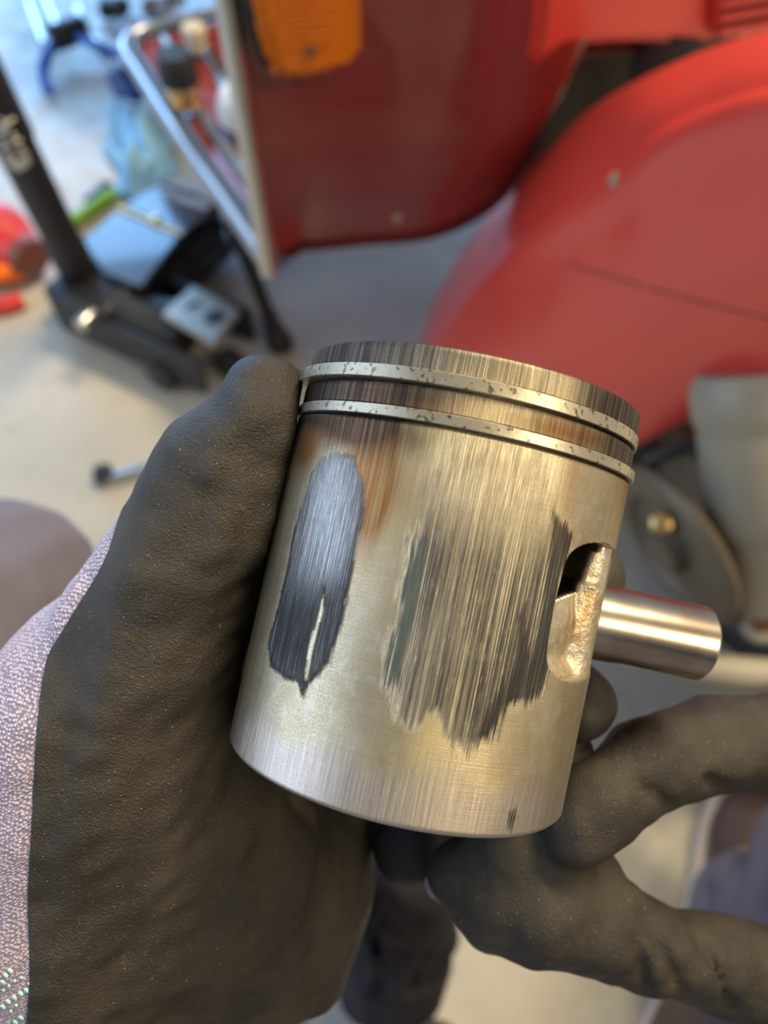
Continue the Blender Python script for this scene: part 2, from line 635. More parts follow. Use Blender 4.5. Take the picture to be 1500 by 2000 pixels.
def m_piston():
    t = NT('scuffed_aluminium')
    uv = t.attr('cyl').outputs[1]                       # (arc mm, height mm, 0)
    ax = t.mapping(uv, (5.0, .06, 1)); ax2 = t.mapping(uv, (1.6, .035, 1)); ax3 = t.mapping(uv, (11, .25, 1))
    s1 = t.noise(ax, 1.0, 3, .6); s2 = t.noise(ax2, 1.0, 3, .6); s3 = t.noise(ax3, 1.0, 2, .5)
    lath = t.noise(t.mapping(uv, (.04, 9, 1)), 1.0, 2)   # turning marks
    grain = t.noise(t.mapping(uv, (3, 3, 3)), 1.0, 3, .6)
    blot = t.noise(t.mapping(uv, (.10, .07, 1)), 1.0, 4, .6)
    A = {k: t.attr(k).outputs[2] for k in ('sa', 'sb', 'sc', 'dark', 'rust', 'purple', 'pink_refl', 'scr', 'grn', 'gold', 'sheen', 'bdark', 'upb', 'tone')}
    base = t.ramp(blot, [(.3, (.48, .40, .26)), (.5, (.63, .54, .365)), (.72, (.76, .67, .47))])
    base = t.mix(t.rng(grain, .38, .62, 0, .5), base, (.36, .315, .23))
    base = t.mix(t.rng(t.noise(t.mapping(uv, (.45, .30, 1)), 1.0, 4, .65), .45, .7, 0, .5), base, (.70, .665, .56))
    base = t.mix(t.rng(lath, .35, .65, 0, .22), base, (.30, .26, .18))
    base = t.mix(t.math('MULTIPLY', A['gold'], .8), base, (.80, .66, .36))
    base = t.mix(A['pink_refl'], base, t.mix(t.rng(s1, .4, .6), (.46, .41, .38), (.66, .58, .52)))
    # bright axial scratches where marked
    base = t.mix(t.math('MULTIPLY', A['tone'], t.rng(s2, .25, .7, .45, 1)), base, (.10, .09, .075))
    scm = t.math('MULTIPLY', A['scr'], t.rng(s1, .52, .60))
    base = t.mix(scm, base, (.88, .80, .60))
    scd = t.math('MULTIPLY', A['scr'], t.rng(s3, .58, .68, 0, .75))
    base = t.mix(scd, base, (.20, .18, .15))
    # seized patches: ragged along the axis
    jag = t.math('MULTIPLY', t.math('SUBTRACT', s1, .5), 9.0)
    jag2 = t.math('MULTIPLY', t.math('SUBTRACT', s2, .5), 5.0)

    def patch(a, jk, soft=.5):
        d = t.math('MULTIPLY_ADD', jag, jk, A[a]); d = t.math('MULTIPLY_ADD', jag2, jk, d)
        return t.rng(d, soft, -soft)
    pa, pb, pc = patch('sa', .35), patch('sb', .7, .9), patch('sc', .55, .5)
    dk = t.mix(t.rng(s1, .45, .64), (.055, .055, .055), (.26, .25, .24))
    dk = t.mix(t.math('MULTIPLY', A['sheen'], .75), dk, t.mix(t.rng(s1, .4, .6), (.36, .37, .39), (.62, .62, .62)))
    s4 = t.noise(t.mapping(uv, (8, .018, 1)), 1.0, 3, .65); s5 = t.noise(t.mapping(uv, (1.1, .03, 1)), 1.0, 3, .6)
    stk = t.math('ADD', t.math('MULTIPLY', s4, .62), t.math('MULTIPLY', s5, .38))
    mid = t.ramp(stk, [(.40, (.085, .08, .078)), (.48, (.20, .185, .165)), (.545, (.34, .305, .24)), (.62, (.78, .70, .52))])
    mid = t.mix(t.math('MULTIPLY', A['bdark'], t.rng(s4, .62, .45)), mid, (.06, .06, .06))
    pb = t.math('MULTIPLY', pb, A['upb'])
    base = t.mix(pb, base, mid)
    base = t.mix(t.math('MULTIPLY', pb, t.rng(s3, .64, .70)), base, (.62, .57, .45))
    base = t.mix(t.math('MULTIPLY', pb, A['grn']), base, (.12, .145, .125))
    base = t.mix(pc, base, t.mix(t.rng(s1, .5, .68), (.055, .055, .055), (.22, .205, .18)))
    base = t.mix(pa, base, dk)
    base = t.mix(t.math('MULTIPLY', A['dark'], t.rng(s2, .2, .6, .7, 1.0)), base, (.028, .026, .026))
    base = t.mix(t.math('MULTIPLY', t.math('MULTIPLY', A['rust'], t.math('SUBTRACT', 1.0, t.math('MULTIPLY', pa, .85))), t.rng(s2, .3, .7, .72, 1.0)), base, (.30, .125, .03))
    base = t.mix(t.math('MULTIPLY', A['purple'], t.rng(s2, .2, .7, .5, 1)), base, (.050, .034, .030))
    pits = t.rng(t.noise(t.mapping(uv, (.9, .6, 1)), 1.0, 1), .80, .84)
    base = t.mix(pits, base, (.10, .08, .06))
    rough = t.rng(grain, .3, .7, .40, .52)
    rough = t.math('SUBTRACT', rough, t.math('MULTIPLY', pa, .14))
    t.set(Base_Color=base, Metallic=.92, Roughness=rough)
    b = t.bump(lath, .2, .0002)
    h = t.math('MULTIPLY', t.math('ADD', t.math('ADD', pa, pb), A['scr'], clamp=True), s1)
    b = t.bump(h, .5, .0003, b)
    t.bump(grain, .12, .0002, b)
    return t.m


M['piston'] = m_piston()


def m_cast():
    t = NT('stained_cast_aluminium'); v = t.coord()
    n = t.noise(v, 150, 5, .7); n2 = t.noise(v, 420, 4, .65)
    c = t.ramp(n, [(.42, (.62, .56, .45)), (.58, (.50, .36, .19)), (.72, (.26, .12, .04))])
    c = t.mix(t.rng(n2, .45, .7, 0, .6), c, (.80, .76, .68))
    t.set(Base_Color=c, Metallic=.75, Roughness=.42)
    t.bump(n2, .6, .0006)
    return t.m


M['cast'] = m_cast()


def m_ring():
    t = NT('iron_ring'); v = t.coord()
    n = t.noise(v, 60, 4, .6); n2 = t.noise(v, 900, 3)
    c = t.ramp(n, [(.3, (.42, .38, .30)), (.55, (.58, .53, .42)), (.75, (.36, .22, .10))])
    c = t.mix(t.rng(n2, .55, .66, 0, .8), c, (.10, .075, .05))
    t.set(Base_Color=c, Metallic=.9, Roughness=.40)
    t.bump(n2, .2, .0002)
    return t.m


M['ring'] = m_ring()


def m_pin():
    t = NT('polished_pin_steel'); v = t.coord()
    n = t.noise(v, 90, 3)
    c = t.mix(t.rng(n, .4, .65, 0, .6), (.46, .42, .37), (.34, .24, .19))
    t.set(Base_Color=c, Metallic=1.0, Roughness=.27)
    return t.m


M['pin'] = m_pin()
M['inner'] = plain('piston_inside', (.34, .29, .22), .5, .8, .3, 200)

# ------------------------------------------------------------------ the room
tag(mk('floor', [(-5, -3, 0), (3.2, -3, 0), (3.2, 6, 0), (-5, 6, 0)], [(0, 1, 2, 3)], M['floor'], smooth=False), kind='structure')


def slab(name, x0, x1, y0, y1, z0, z1, mat):
    return tag(box(name, ((x0 + x1) / 2, (y0 + y1) / 2, (z0 + z1) / 2), np.eye(3), (x1 - x0, y1 - y0, z1 - z0), mat, None, 0), kind='structure')


slab('wall_right', 2.3, 2.4, -2.4, 4.4, 0, 2.75, M['wall'])
slab('wall_back', -2.6, 2.4, -2.5, -2.4, 0, 2.75, M['wall'])
slab('wall_far', .7, 2.4, 4.4, 4.5, 0, 2.75, M['wall'])
slab('wall_left', -2.6, -2.5, -2.4, -1.4, 0, 2.75, M['wall'])
slab('ceiling', -2.6, 2.4, -2.5, 4.5, 2.75, 2.85, M['ceil'])
for nm, (x, y, z), s in (('ceiling_lamp', (.9, 1.1, 2.63), (1.4, .42, .1)),):
    lamp = box(nm, (x, y, z), np.eye(3), s, M['white_pl'], None, .01)
    tag(lamp, 'white rectangular ceiling lamp housing above the scooter', 'lamp')
    box('rod', (x, y, 2.715), np.eye(3), (.04, .04, .08), M['steel'], lamp, .004)
lamp = box('added_light_housing', (.87, -.53, 1.56), np.eye(3), (.34, .26, .05), M['white_pl'], None, .01)  # made-up housing and rod around the added highlight light
tag(lamp, 'white housing on a rod, invented for the added highlight light behind the camera', 'lamp')
box('rod', (.87, -.53, 2.17), np.eye(3), (.03, .03, 1.17), M['steel'], lamp, .004)

# ------------------------------------------------------------------ piston
PC = np.array([2.125, 50.522, 153.896])                  # centre of the skirt end, camera-space mm
PA = np.array([0.2081441, -0.9778267, 0.02304285])
PR, PH = 33.25, 76.5
PN = np.array([0, 0, -1.0]); PN = PN - PA * (PN @ PA); PN /= np.linalg.norm(PN)   # towards the camera
PS = np.cross(PA, PN); PS = PS if PS[0] > 0 else -PS                              # towards image right


def cylpt(th, t, r=PR):
    """th radians from the camera-facing line, positive to the right"""
    th, t = np.asarray(th, float), np.asarray(t, float)
    r = np.asarray(r, float)
    return PC + PA * t[..., None] + (np.cos(th) * r)[..., None] * PN + (np.sin(th) * r)[..., None] * PS


def pix2cyl(px, py, r=PR):
    d = np.array([(px - 750) / F, (py - 1000) / F, 1.0])
    o = -PC
    dp, op = d - PA * (d @ PA), o - PA * (o @ PA)
    A_, B_, C_ = dp @ dp, 2 * dp @ op, op @ op - r * r
    disc = max(B_ * B_ - 4 * A_ * C_, 0)
    s = (-B_ - disc ** .5) / (2 * A_)
    w = s * d - PC
    return math.atan2(w @ PS, w @ PN) * r, w @ PA


def zp(pts, sc=.5333, ox=440, oy=850):
    return [pix2cyl(ox + x * sc, oy + y * sc) for x, y in pts]


PAT_A = zp([(318, 130), (355, 85), (410, 62), (470, 85), (508, 180), (517, 280), (492, 350), (462, 480), (442, 620), (415, 720), (372, 830), (325, 892), (300, 900), (285, 960), (268, 905), (215, 885), (168, 840), (155, 770), (190, 640), (228, 480), (252, 340), (288, 230)])
PAT_B = zp([(745, 190), (830, 70), (1150, 70), (1200, 200), (1230, 300), (1270, 380), (1220, 560), (1195, 700), (1178, 860), (1165, 930), (1130, 975), (1085, 975), (1030, 985), (1005, 1040), (960, 1115), (900, 1115), (860, 1160), (820, 1070), (760, 1010), (700, 1070), (655, 1085), (620, 1000), (605, 910), (585, 830), (620, 700), (655, 540), (692, 380)])
PAT_C1 = zp([(1200, 270), (1275, 370), (1225, 550), (1200, 700), (1185, 860), (1150, 960), (1115, 970), (1125, 860), (1150, 720), (1175, 560), (1190, 420)])
PAT_C2 = zp([(1090, 620), (1110, 760), (1125, 860), (1100, 960), (1030, 985), (1000, 1050), (960, 1115), (925, 1100), (960, 1010), (1030, 900), (1075, 800), (1075, 680)])
PAT_C3 = zp([(1045, 1385), (1062, 1370), (1066, 1400), (1045, 1450), (1035, 1440)])
PAT_A_DK = zp([(200, 600), (280, 560), (420, 560), (445, 620), (420, 720), (375, 830), (325, 895), (215, 885), (160, 830), (160, 750)])
PAT_A_GOLD = zp([(358, 560), (366, 640), (326, 780), (304, 900), (288, 900), (300, 780), (340, 640)])
TOPC = [pix2cyl(880, y)[1] for y in (665, 730, 757, 810, 833)]   # crown edge, ring 1 top/bottom, ring 2 top/bottom
TR1, TB1, TR2, TB2 = TOPC[1:]
print('ring heights', [round(x, 1) for x in TOPC])


def cyl_attrs(o):
    """float masks from the place on the cylinder"""
    n = len(o.data.vertices)
    co = np.empty(n * 3, np.float32); o.data.vertices.foreach_get('co', co)
    W = co.reshape(-1, 3) + np.array(world_loc(o))
    rel = W - CAM
    c = np.stack([rel @ RT, -(rel @ UP), rel @ FW], 1) * 1000 - PC
    u = np.arctan2(c @ PS, c @ PN) * PR; t = c @ PA
    A = {}
    wob = .45 * np.sin(u * 1.3 + t * .35) + .35 * np.sin(u * .7 - t * .8 + 2) + .25 * np.sin(u * 2.9 + t * 1.3 + 1)
    A['sa'] = np.maximum(polysdf(u, t, PAT_A) + wob * .35, -polysdf(u, t, PAT_A_GOLD)); A['sb'] = polysdf(u, t, PAT_B) + wob
    A['sc'] = np.minimum(np.minimum(polysdf(u, t, PAT_C1), polysdf(u, t, PAT_C2)), polysdf(u, t, PAT_C3))
    sm = lambda x, a, b: np.clip((x - a) / (b - a), 0, 1) ** 2 * (3 - 2 * np.clip((x - a) / (b - a), 0, 1))

    def blob(px, py, ru, rt, w=1.0):
        cu, ct = pix2cyl(px, py)
        return w * np.exp(-(((u - cu) / ru) ** 2 + ((t - ct) / rt) ** 2))
    edge = np.where(A['sa'] < 0, sm(-A['sa'], 1.6, .2), 0) * .9 * np.maximum(sm(t, 50, 34), sm(u, -19, -15))
    low = sm(polysdf(u, t, PAT_A_DK), 5, -5) * .85
    A['dark'] = np.clip(np.where(A['sa'] < .3, np.maximum(edge, low), 0), 0, 1)
    A['sheen'] = np.clip(blob(640, 960, 5, 12, 1.0) + blob(655, 1060, 4, 10, .5), 0, 1)  # bluish-grey sheen painted onto the top of the left patch
    A['rust'] = np.clip(blob(597, 880, 5, 3.6, 1.3) + blob(722, 885, 4.5, 6, 1.1) + blob(725, 1010, 2.5, 9, .7) + blob(680, 835, 13, 2.2, .9) + blob(650, 838, 9, 2.5, .6) + blob(735, 960, 4, 8, .55) + blob(775, 955, 5, 7, .35) + blob(760, 770, 14, 2.2, .9) + blob(1090, 840, 6, 1.6, .8) + blob(1215, 965, 6, 6, .6)
                        + blob(1115, 940, 2.5, 8, .45) + blob(1170, 860, 7, 1.6, .7) + blob(700, 722, 6, .8, .6), 0, 1)
    band = sm(t, TB2 - 5, TB2 - .5) * np.where(t > TB2 + .5, 0, 1) * sm(u, -5, -22)
    crown = sm(t, TR1, TR1 + .5)
    mid = ((t > TB1 - 6) & (t < TR1) & (t > TR2)).astype(float)
    A['purple'] = np.clip(1.25 * band + blob(700, 850, 9, 3.2, 1.1) + blob(1232, 960, 5, 7, .7) + crown * (.75 * sm(u, -8, -22) + 1.0 * sm(u, 13, 23) + .35 * sm(u, -4, 2) * sm(u, 8, 3) + .25)
                          + mid * (1.0 * sm(u, -4, -16) + .45 * sm(u, 6, 12) + .4 * sm(u, 20, 28) + .15), 0, 1)
    A['pink_refl'] = sm(t, 12 + 2.5 * np.sin(u * .35), 5) * .9  # reflection of the trousers painted as a pinkish lower skirt
    A['scr'] = np.clip(blob(960, 960, 10, 16, 1.1) + blob(960, 860, 9, 8, .9) + blob(650, 850, 2.5, 9, .9) + blob(900, 740, 16, 6, .5) + blob(840, 1560, 14, 9, .45) + blob(480, 1450, 5, 7, .6), 0, 1)
    g = polysdf(u, t, zp([(700, 370), (735, 400), (700, 620), (660, 760), (620, 915), (590, 840), (620, 700), (660, 540)]))
    A['grn'] = sm(g, 1.0, -.6)
    A['gold'] = np.clip(blob(760, 960, 6, 12, .8) + blob(830, 870, 6, 5, .7) + blob(835, 1440, 3.5, 5, .9) + blob(950, 780, 16, 5, .8) + blob(960, 1560, 5, 5, .35) + blob(560, 1000, 4, 12, .3), 0, 1)
    A['upb'] = 1 - .72 * sm(t, 42, 57)
    A['bdark'] = np.clip(blob(835, 1130, 3, 9, .8) + blob(890, 1040, 5, 7, .6) + blob(1062, 1060, 4, 6, .8) + blob(1010, 1270, 6, 9, 1.0) + blob(960, 1370, 4, 5, .9) + blob(790, 1200, 2, 14, .8) + blob(880, 1340, 6, 6, .6) + blob(940, 1180, 3, 8, .5) + blob(1010, 1130, 2.5, 9, .5), 0, 1)
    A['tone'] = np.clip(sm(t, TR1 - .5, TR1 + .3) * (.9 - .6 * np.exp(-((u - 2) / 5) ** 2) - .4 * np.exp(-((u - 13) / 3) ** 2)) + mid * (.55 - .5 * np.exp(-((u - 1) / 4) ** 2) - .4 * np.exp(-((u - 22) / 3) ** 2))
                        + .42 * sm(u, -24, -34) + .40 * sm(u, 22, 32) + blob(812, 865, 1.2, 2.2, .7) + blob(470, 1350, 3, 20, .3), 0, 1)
    for k, v in A.items():
        a = o.data.attributes.new(k, 'FLOAT', 'POINT'); a.data.foreach_set('value', v.astype(np.float32))
    a = o.data.attributes.new('cyl', 'FLOAT_VECTOR', 'POINT')
    a.data.foreach_set('vector', np.stack([u, t, 0 * u], 1).astype(np.float32).ravel())


piston = empty('piston', M2W(PC)[0] if M2W(PC).ndim > 1 else M2W(PC), 'scuffed worn aluminium engine piston held upright in gloved hands', 'piston')
PINW = np.array([.978, .2, 0])

# window polygon (arc mm, height mm)
zw = [(300, 1130), (330, 1040), (390, 985), (470, 962), (555, 968), (600, 1000)]
win = [pix2cyl(1000 + x / 3, 740 + y / 3) for x, y in zw]
winb = [pix2cyl(1000 + x / 3, 740 + y / 3) for x, y in [(470, 1735), (400, 1772), (330, 1776), (262, 1745), (215, 1690), (205, 1600), (228, 1440), (258, 1290)]]
umax = 47.0
ttop, tbot = max(p[1] for p in win), min(p[1] for p in winb)
win = [p for p in win if p[0] < umax - 3] + [(umax - 2.5, ttop - .4), (umax, ttop - 3.5), (umax, tbot + 4), (umax - 2.5, tbot + .6)] + [p for p in winb if p[0] < umax - 3]
win = catmull([np.array(p) for p in win], 5, True)

us = np.linspace(-math.pi, math.pi, 420, endpoint=False); nt = 150
ts = np.concatenate([[0, .25, .6], np.linspace(1.0, TB2 - .6, nt)])
TH, TT = np.meshgrid(us, ts)
RR = np.where(TT < .6, PR - .5 + .5 * np.clip(TT / .6, 0, 1), PR) + 0 * TH
Gp = M2W(cylpt(TH, TT, RR))
nT, nU = TH.shape
idx = np.arange(nT * nU).reshape(nT, nU)
q = np.stack([idx[:-1], np.roll(idx, -1, 1)[:-1], np.roll(idx, -1, 1)[1:], idx[1:]], -1).reshape(-1, 4)


def world2cyl(W):
    rel = W - CAM
    c = np.stack([rel @ RT, -(rel @ UP), rel @ FW], 1) * 1000 - PC
    return np.arctan2(c @ PS, c @ PN) * PR, c @ PA


def fwin(W):
    u, t = world2cyl(W)
    return polysdf(u, t, win)


(vi, fi), (vo, fo) = split_mesh(Gp.reshape(-1, 3), q, fwin)
skirt = mk('skirt', vo, fo, M['piston'], piston)
cyl_attrs(skirt)
so = skirt.modifiers.new('wall', 'SOLIDIFY'); so.thickness = .0028; so.offset = -1
# make sure that the normals point outwards
fn = skirt.data.polygons[0]
pc_w = M2W(cylpt(0, 5, 0.0)).reshape(3)
if (np.array(fn.normal) @ (np.array(fn.center) + np.array(world_loc(skirt)) - pc_w)) < 0: skirt.data.flip_normals()

# ring belt and crown: lands with real grooves
H = PH
prof = [(TB2 - .6, PR - .0), (TB2 - .45, PR - .15), (TB2 - .35, PR - .5), (TB2 - .3, PR - 2.6), (TR2 + .15, PR - 2.6), (TR2 + .18, PR - .5), (TR2 + .3, PR - .3)]
prof += [(t, PR - .3) for t in np.linspace(TR2 + .5, TB1 - .9, 9)]
prof += [(TB1 - .55, PR - .4), (TB1 - .5, PR - 2.6), (TR1 + .15, PR - 2.6), (TR1 + .2, PR - .55), (TR1 + .35, PR - .4)]
prof += [(t, PR - .4) for t in np.linspace(TR1 + .6, H - .7, 12)]
prof += [(H - .3, PR - .5), (H, PR - .85)]
RC = PR - .85
prof += [(H + 3.2 * (1 - (r / RC) ** 2), r) for r in np.linspace(RC, 0, 14)[1:]]
th = np.linspace(-math.pi, math.pi, 420, endpoint=False)
VV = np.concatenate([M2W(cylpt(th, np.full(420, t), np.full(420, max(r, .02)))) for t, r in prof])
idx = np.arange(len(prof) * 420).reshape(len(prof), 420)
q = np.stack([idx[:-1], np.roll(idx, -1, 1)[:-1], np.roll(idx, -1, 1)[1:], idx[1:]], -1).reshape(-1, 4)
crown = mk('crown', VV, q, M['piston'], piston)
if (np.array(crown.data.polygons[900].normal) @ (np.array(crown.data.polygons[900].center) + np.array(world_loc(crown)) - pc_w)) < 0: crown.data.flip_normals()
auto_sharp(crown, 30)
cyl_attrs(crown)
inner_head = lathe('underside', M2W(cylpt(0, TB2 - 3, 0.)).reshape(3), (M2W(PC + PA * 10) - M2W(PC)).reshape(3), [(0, 0), (0, .0302), (.003, .0304), (.003, 0)], M['inner'], piston)


def ringm(t0, t1, rad, off, gap_th, name='piston_ring'):
    pr = [(t0, rad - 3.2), (t0, rad - .12), (t0 + .12, rad), (t1 - .12, rad), (t1, rad - .12), (t1, rad - 3.2)]
    n = 360
    th_ = np.linspace(gap_th + .012, gap_th + 2 * math.pi - .012, n)
    V_ = np.concatenate([M2W(cylpt(th_, np.full(n, t), np.full(n, r)) + off) for t, r in pr])
    k = len(pr); I = np.arange(k * n).reshape(k, n); fs = []
    for i in range(k):
        j = (i + 1) % k
        for a in range(n - 1): fs.append((I[i, a], I[i, a + 1], I[j, a + 1], I[j, a]))
    fs.append(tuple(I[:, 0])); fs.append(tuple(I[::-1, -1]))
    bm = bmesh.new(); vs = [bm.verts.new(v) for v in V_]
    for f_ in fs: bm.faces.new([vs[i] for i in f_])
    bmesh.ops.recalc_face_normals(bm, faces=bm.faces)
    return from_bm(name, bm, M['ring'], piston, True, 40)


ringm(TB1, TR1, PR + .75, -PS * .75, 2.6)
ringm(TB2, TR2, PR + .45, PS * .2 + PN * .1, 2.9)

# gudgeon pin sticking out on the right
tp = pix2cyl(1190, 1240)[1]
pt = 36.0
PD = PS * math.cos(math.radians(6)) - PN * math.sin(math.radians(6))
pin_c = PC + PA * pt
pw = lambda c: M2W(c).reshape(3)
pdir = pw(pin_c + PD * 10) - pw(pin_c); pdir /= np.linalg.norm(pdir)
lathe('gudgeon_pin', pw(pin_c + PD * 14 - PN * 2), pdir,
      [(0, .0047), (0, .0074), (.0005, .0079), (.0448, .0079), (.0455, .0073), (.0455, .0050), (.0450, .0047), (.004, .0047)], M['pin'], piston, 64, closed=True)
# cast boss and pocket floor behind the window
uc = (np.mean(win[:, 0])); 
bu = np.linspace(16, 62, 90); bt = np.linspace(tbot - 3, ttop + 4, 110)
BU, BT = np.meshgrid(bu, bt)
fr = (BT - tbot) / (ttop - tbot)
slope = 1 / (1 + np.exp(-(BU - 38.5 + 2.5 * (fr - .5)) / .6))            # raised rib near the silhouette
dep = 5.8 - 2.2 * np.exp(-((fr + .02) / .10) ** 2) + .5 * np.sin(fr * 11 + 1) * (fr < .7)
dep = dep * (1 - slope) + 1.7 * slope + .7 * np.exp(-((BU - 42.5 + 1.5 * (fr - .5)) / .5) ** 2)
Bc_ = cylpt(BU / PR, BT, PR - dep)
bpx = 750 + F * Bc_[..., 0] / Bc_[..., 2]; bpy_ = 1000 + F * Bc_[..., 1] / Bc_[..., 2]
hole = polysdf(bpx, bpy_, [(1060, 1180), (1095, 1166), (1118, 1156), (1130, 1140), (1137, 1105), (1150, 1080), (1166, 1070), (1166, 1040), (1060, 1040)])
B = M2W(Bc_).reshape(-1, 3)
nb, mb = BU.shape
I_ = np.arange(nb * mb).reshape(nb, mb)
Q_ = np.stack([I_[:-1, :-1], I_[1:, :-1], I_[1:, 1:], I_[:-1, 1:]], -1).reshape(-1, 4)
hv = hole.reshape(-1)
Q_ = Q_[hv[Q_].mean(1) > 0]
boss = mk('pin_boss', B, Q_, M['cast'], piston)
bs_ = boss.modifiers.new('s', 'SOLIDIFY'); bs_.thickness = .0022; bs_.offset = 0

# ------------------------------------------------------------------ person: gloves
person = empty('person', (0.05, -0.05, 0), 'person in mauve trousers and dark foam-coated gloves holding the worn piston', 'person')
SKIRT_CUT = dict(c=PC, a=PA, r=PR + .8, t0=-.4, t1=PH + .5)

# left hand
f = Field((-125, -38, 116), (60, 118, 262), 1.0)
C = lambda px, py, z: pm(px, py, z)
f.chain([C(516, 766, 150), C(500, 840, 150), C(446, 930, 151), C(400, 1020, 153), C(352, 1120, 155), C(285, 1260, 159), C(215, 1420, 164)],
        [7.2, 9.8, 12.8, 14.2, 15.8, 19.5, 25.0], 3)
f.cap(C(375, 880, 152), C(338, 952, 154), 4, 5.2, 3.5)
f.chain([C(215, 1420, 166), C(170, 1560, 170), C(160, 1750, 176), C(150, 2000, 182), C(140, 2300, 186)], [26, 29, 31, 31, 30], 8)
f.cap(C(492, 1010, 160), C(470, 1150, 164), 8, 9, 5)
f.chain([C(300, 1500, 176), C(400, 1650, 184), C(470, 1790, 190)], [24, 27, 25], 10)
f.chain([C(470, 1650, 192), C(560, 1720, 199), C(480, 1870, 197), C(400, 2020, 194)], [20, 20, 22, 22], 10)
f.chain([C(400, 1500, 190), C(480, 1300, 212)], [22, 17], 10)
f.chain([C(270, 1290, 180), C(420, 1200, 214)], [15, 15], 10)
# fingers behind the piston
f.chain([C(480, 1250, 212), C(700, 1130, 210), C(960, 1080, 206), C(1150, 1125, 172)], [11, 10, 9.0, 7.8], 2.5, 8)
f.chain([C(520, 1350, 212), C(760, 1290, 213), C(990, 1290, 208), C(1136, 1375, 172)], [11, 10, 9.0, 7.6], 2.5, 8)
f.chain([C(560, 1460, 208), C(780, 1430, 211), C(980, 1440, 207), C(1094, 1480, 176)], [11, 10, 8.5, 7.4], 2.5, 8)
f.chain([C(560, 1600, 205), C(740, 1560, 210), C(880, 1590, 206), C(800, 1660, 192)], [11, 9.5, 8.5, 8.0], 2.5, 8)
f.noise(.75, 19, 3, 6)
f.noise(.25, 8, 5, 6)
# folds in the coating
f.crease([C(470, 870, 140), C(420, 960, 138), C(345, 1090, 138)], .9, 2.0)
f.crease([C(385, 900, 141), C(400, 1000, 139), C(370, 1130, 138)], .6, 1.6)
f.crease([C(60, 1800, 150), C(200, 1720, 150), C(330, 1660, 158), C(430, 1560, 160)], .7, 1.8)
f.crease([C(120, 1420, 140), C(300, 1400, 143), C(440, 1390, 150)], .5, 2.0)
f.crease([C(500, 800, 142), C(470, 880, 139), C(445, 960, 137), C(430, 1060, 137)], .45, 1.4)
f.crease([C(420, 840, 144), C(385, 900, 143), C(330, 960, 146)], .8, 1.5)
f.crease([C(310, 915, 150), C(300, 965, 150), C(270, 1000, 152)], 1.1, 2.0)
f.crease([C(250, 1290, 138), C(330, 1240, 138), C(430, 1200, 143), C(500, 1120, 150)], .5, 2.2)
f.crease([C(330, 1620, 152), C(420, 1640, 158), C(520, 1600, 168)], .7, 2.5)
f.crease([C(560, 1560, 172), C(640, 1640, 176), C(690, 1740, 180)], .9, 2.0)
f.carve_cyl(SKIRT_CUT['c'], SKIRT_CUT['a'], PR + .9, -.5, PH + 6)
V, Fc = f.mesh(1)


KN = catmull([np.array(p, float) for p in [(420, 600), (300, 860), (240, 1000), (205, 1100), (128, 1226), (91, 1300), (72, 1450), (64, 1600), (56, 1750), (60, 1900), (50, 2050), (40, 2300), (30, 2600)]], 6)


def knit_side(Vc):
    px = 750 + F * Vc[:, 0] / Vc[:, 2]; py = 1000 + F * Vc[:, 1] / Vc[:, 2]
    xb = np.interp(py, KN[:, 1], KN[:, 0])
    # the boundary leaves the silhouette and runs on round the back of the hand
    back = 166 - Vc[:, 2] + 60 * np.clip((1180 - py) / 160, 0, 1) + 80 * np.clip((px - 200) / 80, 0, 1)
    front = (px - xb) * Vc[:, 2] / F
    return np.minimum(front, back + 14)


(vk, fk), (vc, fc) = split_mesh(V, Fc, knit_side)
glove = mk('glove', M2W(vk), fk, M['knit'], person)
glove['label'] = 'left glove with lavender knitted back and dark coating'
coat = mk('coating', M2W(vc), fc, M['coat'], glove)
coat.modifiers.new('t', 'SOLIDIFY').thickness = .0004
coat.modifiers['t'].offset = 1
# teal stitches knitted into the cuff
bv = BVHTree.FromPolygons([tuple(v) for v in M2W(vk)], [tuple(x) for x in fk])


def hit(bvh, px, py):
    r = ray(px, py); n_ = np.linalg.norm(r)
    h = bvh.ray_cast(Vector(CAM), Vector(r / n_))
    return h[0], h[1]


sv, sf = [], []
random.seed(4)
for row, (y0, n_) in enumerate([(1872, 4), (1892, 3), (1903, 3)]):
    pass
st = [(16, 1892), (7, 1901), (2, 1914), (48, 1930), (36, 1936), (24, 1944), (12, 1952), (2, 1962), (50, 1975), (37, 1983), (26, 1992), (14, 2000), (3, 2006), (55, 1918), (40, 1906), (27, 1912), (16, 1922), (5, 1930), (55, 1945), (30, 1960), (20, 1971), (56, 1963), (52, 2020), (40, 2030), (28, 2038), (14, 2046)]
for k, (x, y) in enumerate(st):
    big = not (13 <= k <= 21)
    h, nn = hit(bv, x, y)
    if h is None: continue
    h2, _ = hit(bv, x + (9 if big else 4), y + (7 if big else 5))
    if h2 is None: continue
    a, b = np.array(h), np.array(h2)
    nrm = np.array(nn); 
    if nrm @ (CAM - a) < 0: nrm = -nrm
    d = b - a; L = np.linalg.norm(d)
    if L > .004: continue
    d /= L; w = np.cross(nrm, d); w /= np.linalg.norm(w)
    wd, o0 = (.00042 if big else .00026), len(sv)
    for t, k1 in ((0, .3), (.25, 1), (.75, 1), (1, .3)):
        for s_, hh in ((-1, 0), (-.6, .00025), (.6, .00025), (1, 0)):
            sv.append(a + d * L * t + w * wd * k1 * s_ + nrm * (hh + .00005))
    for i in range(3):
        for j in range(3):
            p0 = o0 + i * 4 + j; sf.append((p0, p0 + 1, p0 + 5, p0 + 4))
if sv: tag(mk('stitching', sv, sf, M['teal'], glove), 'pale teal stitches on the glove back', kind='stuff')

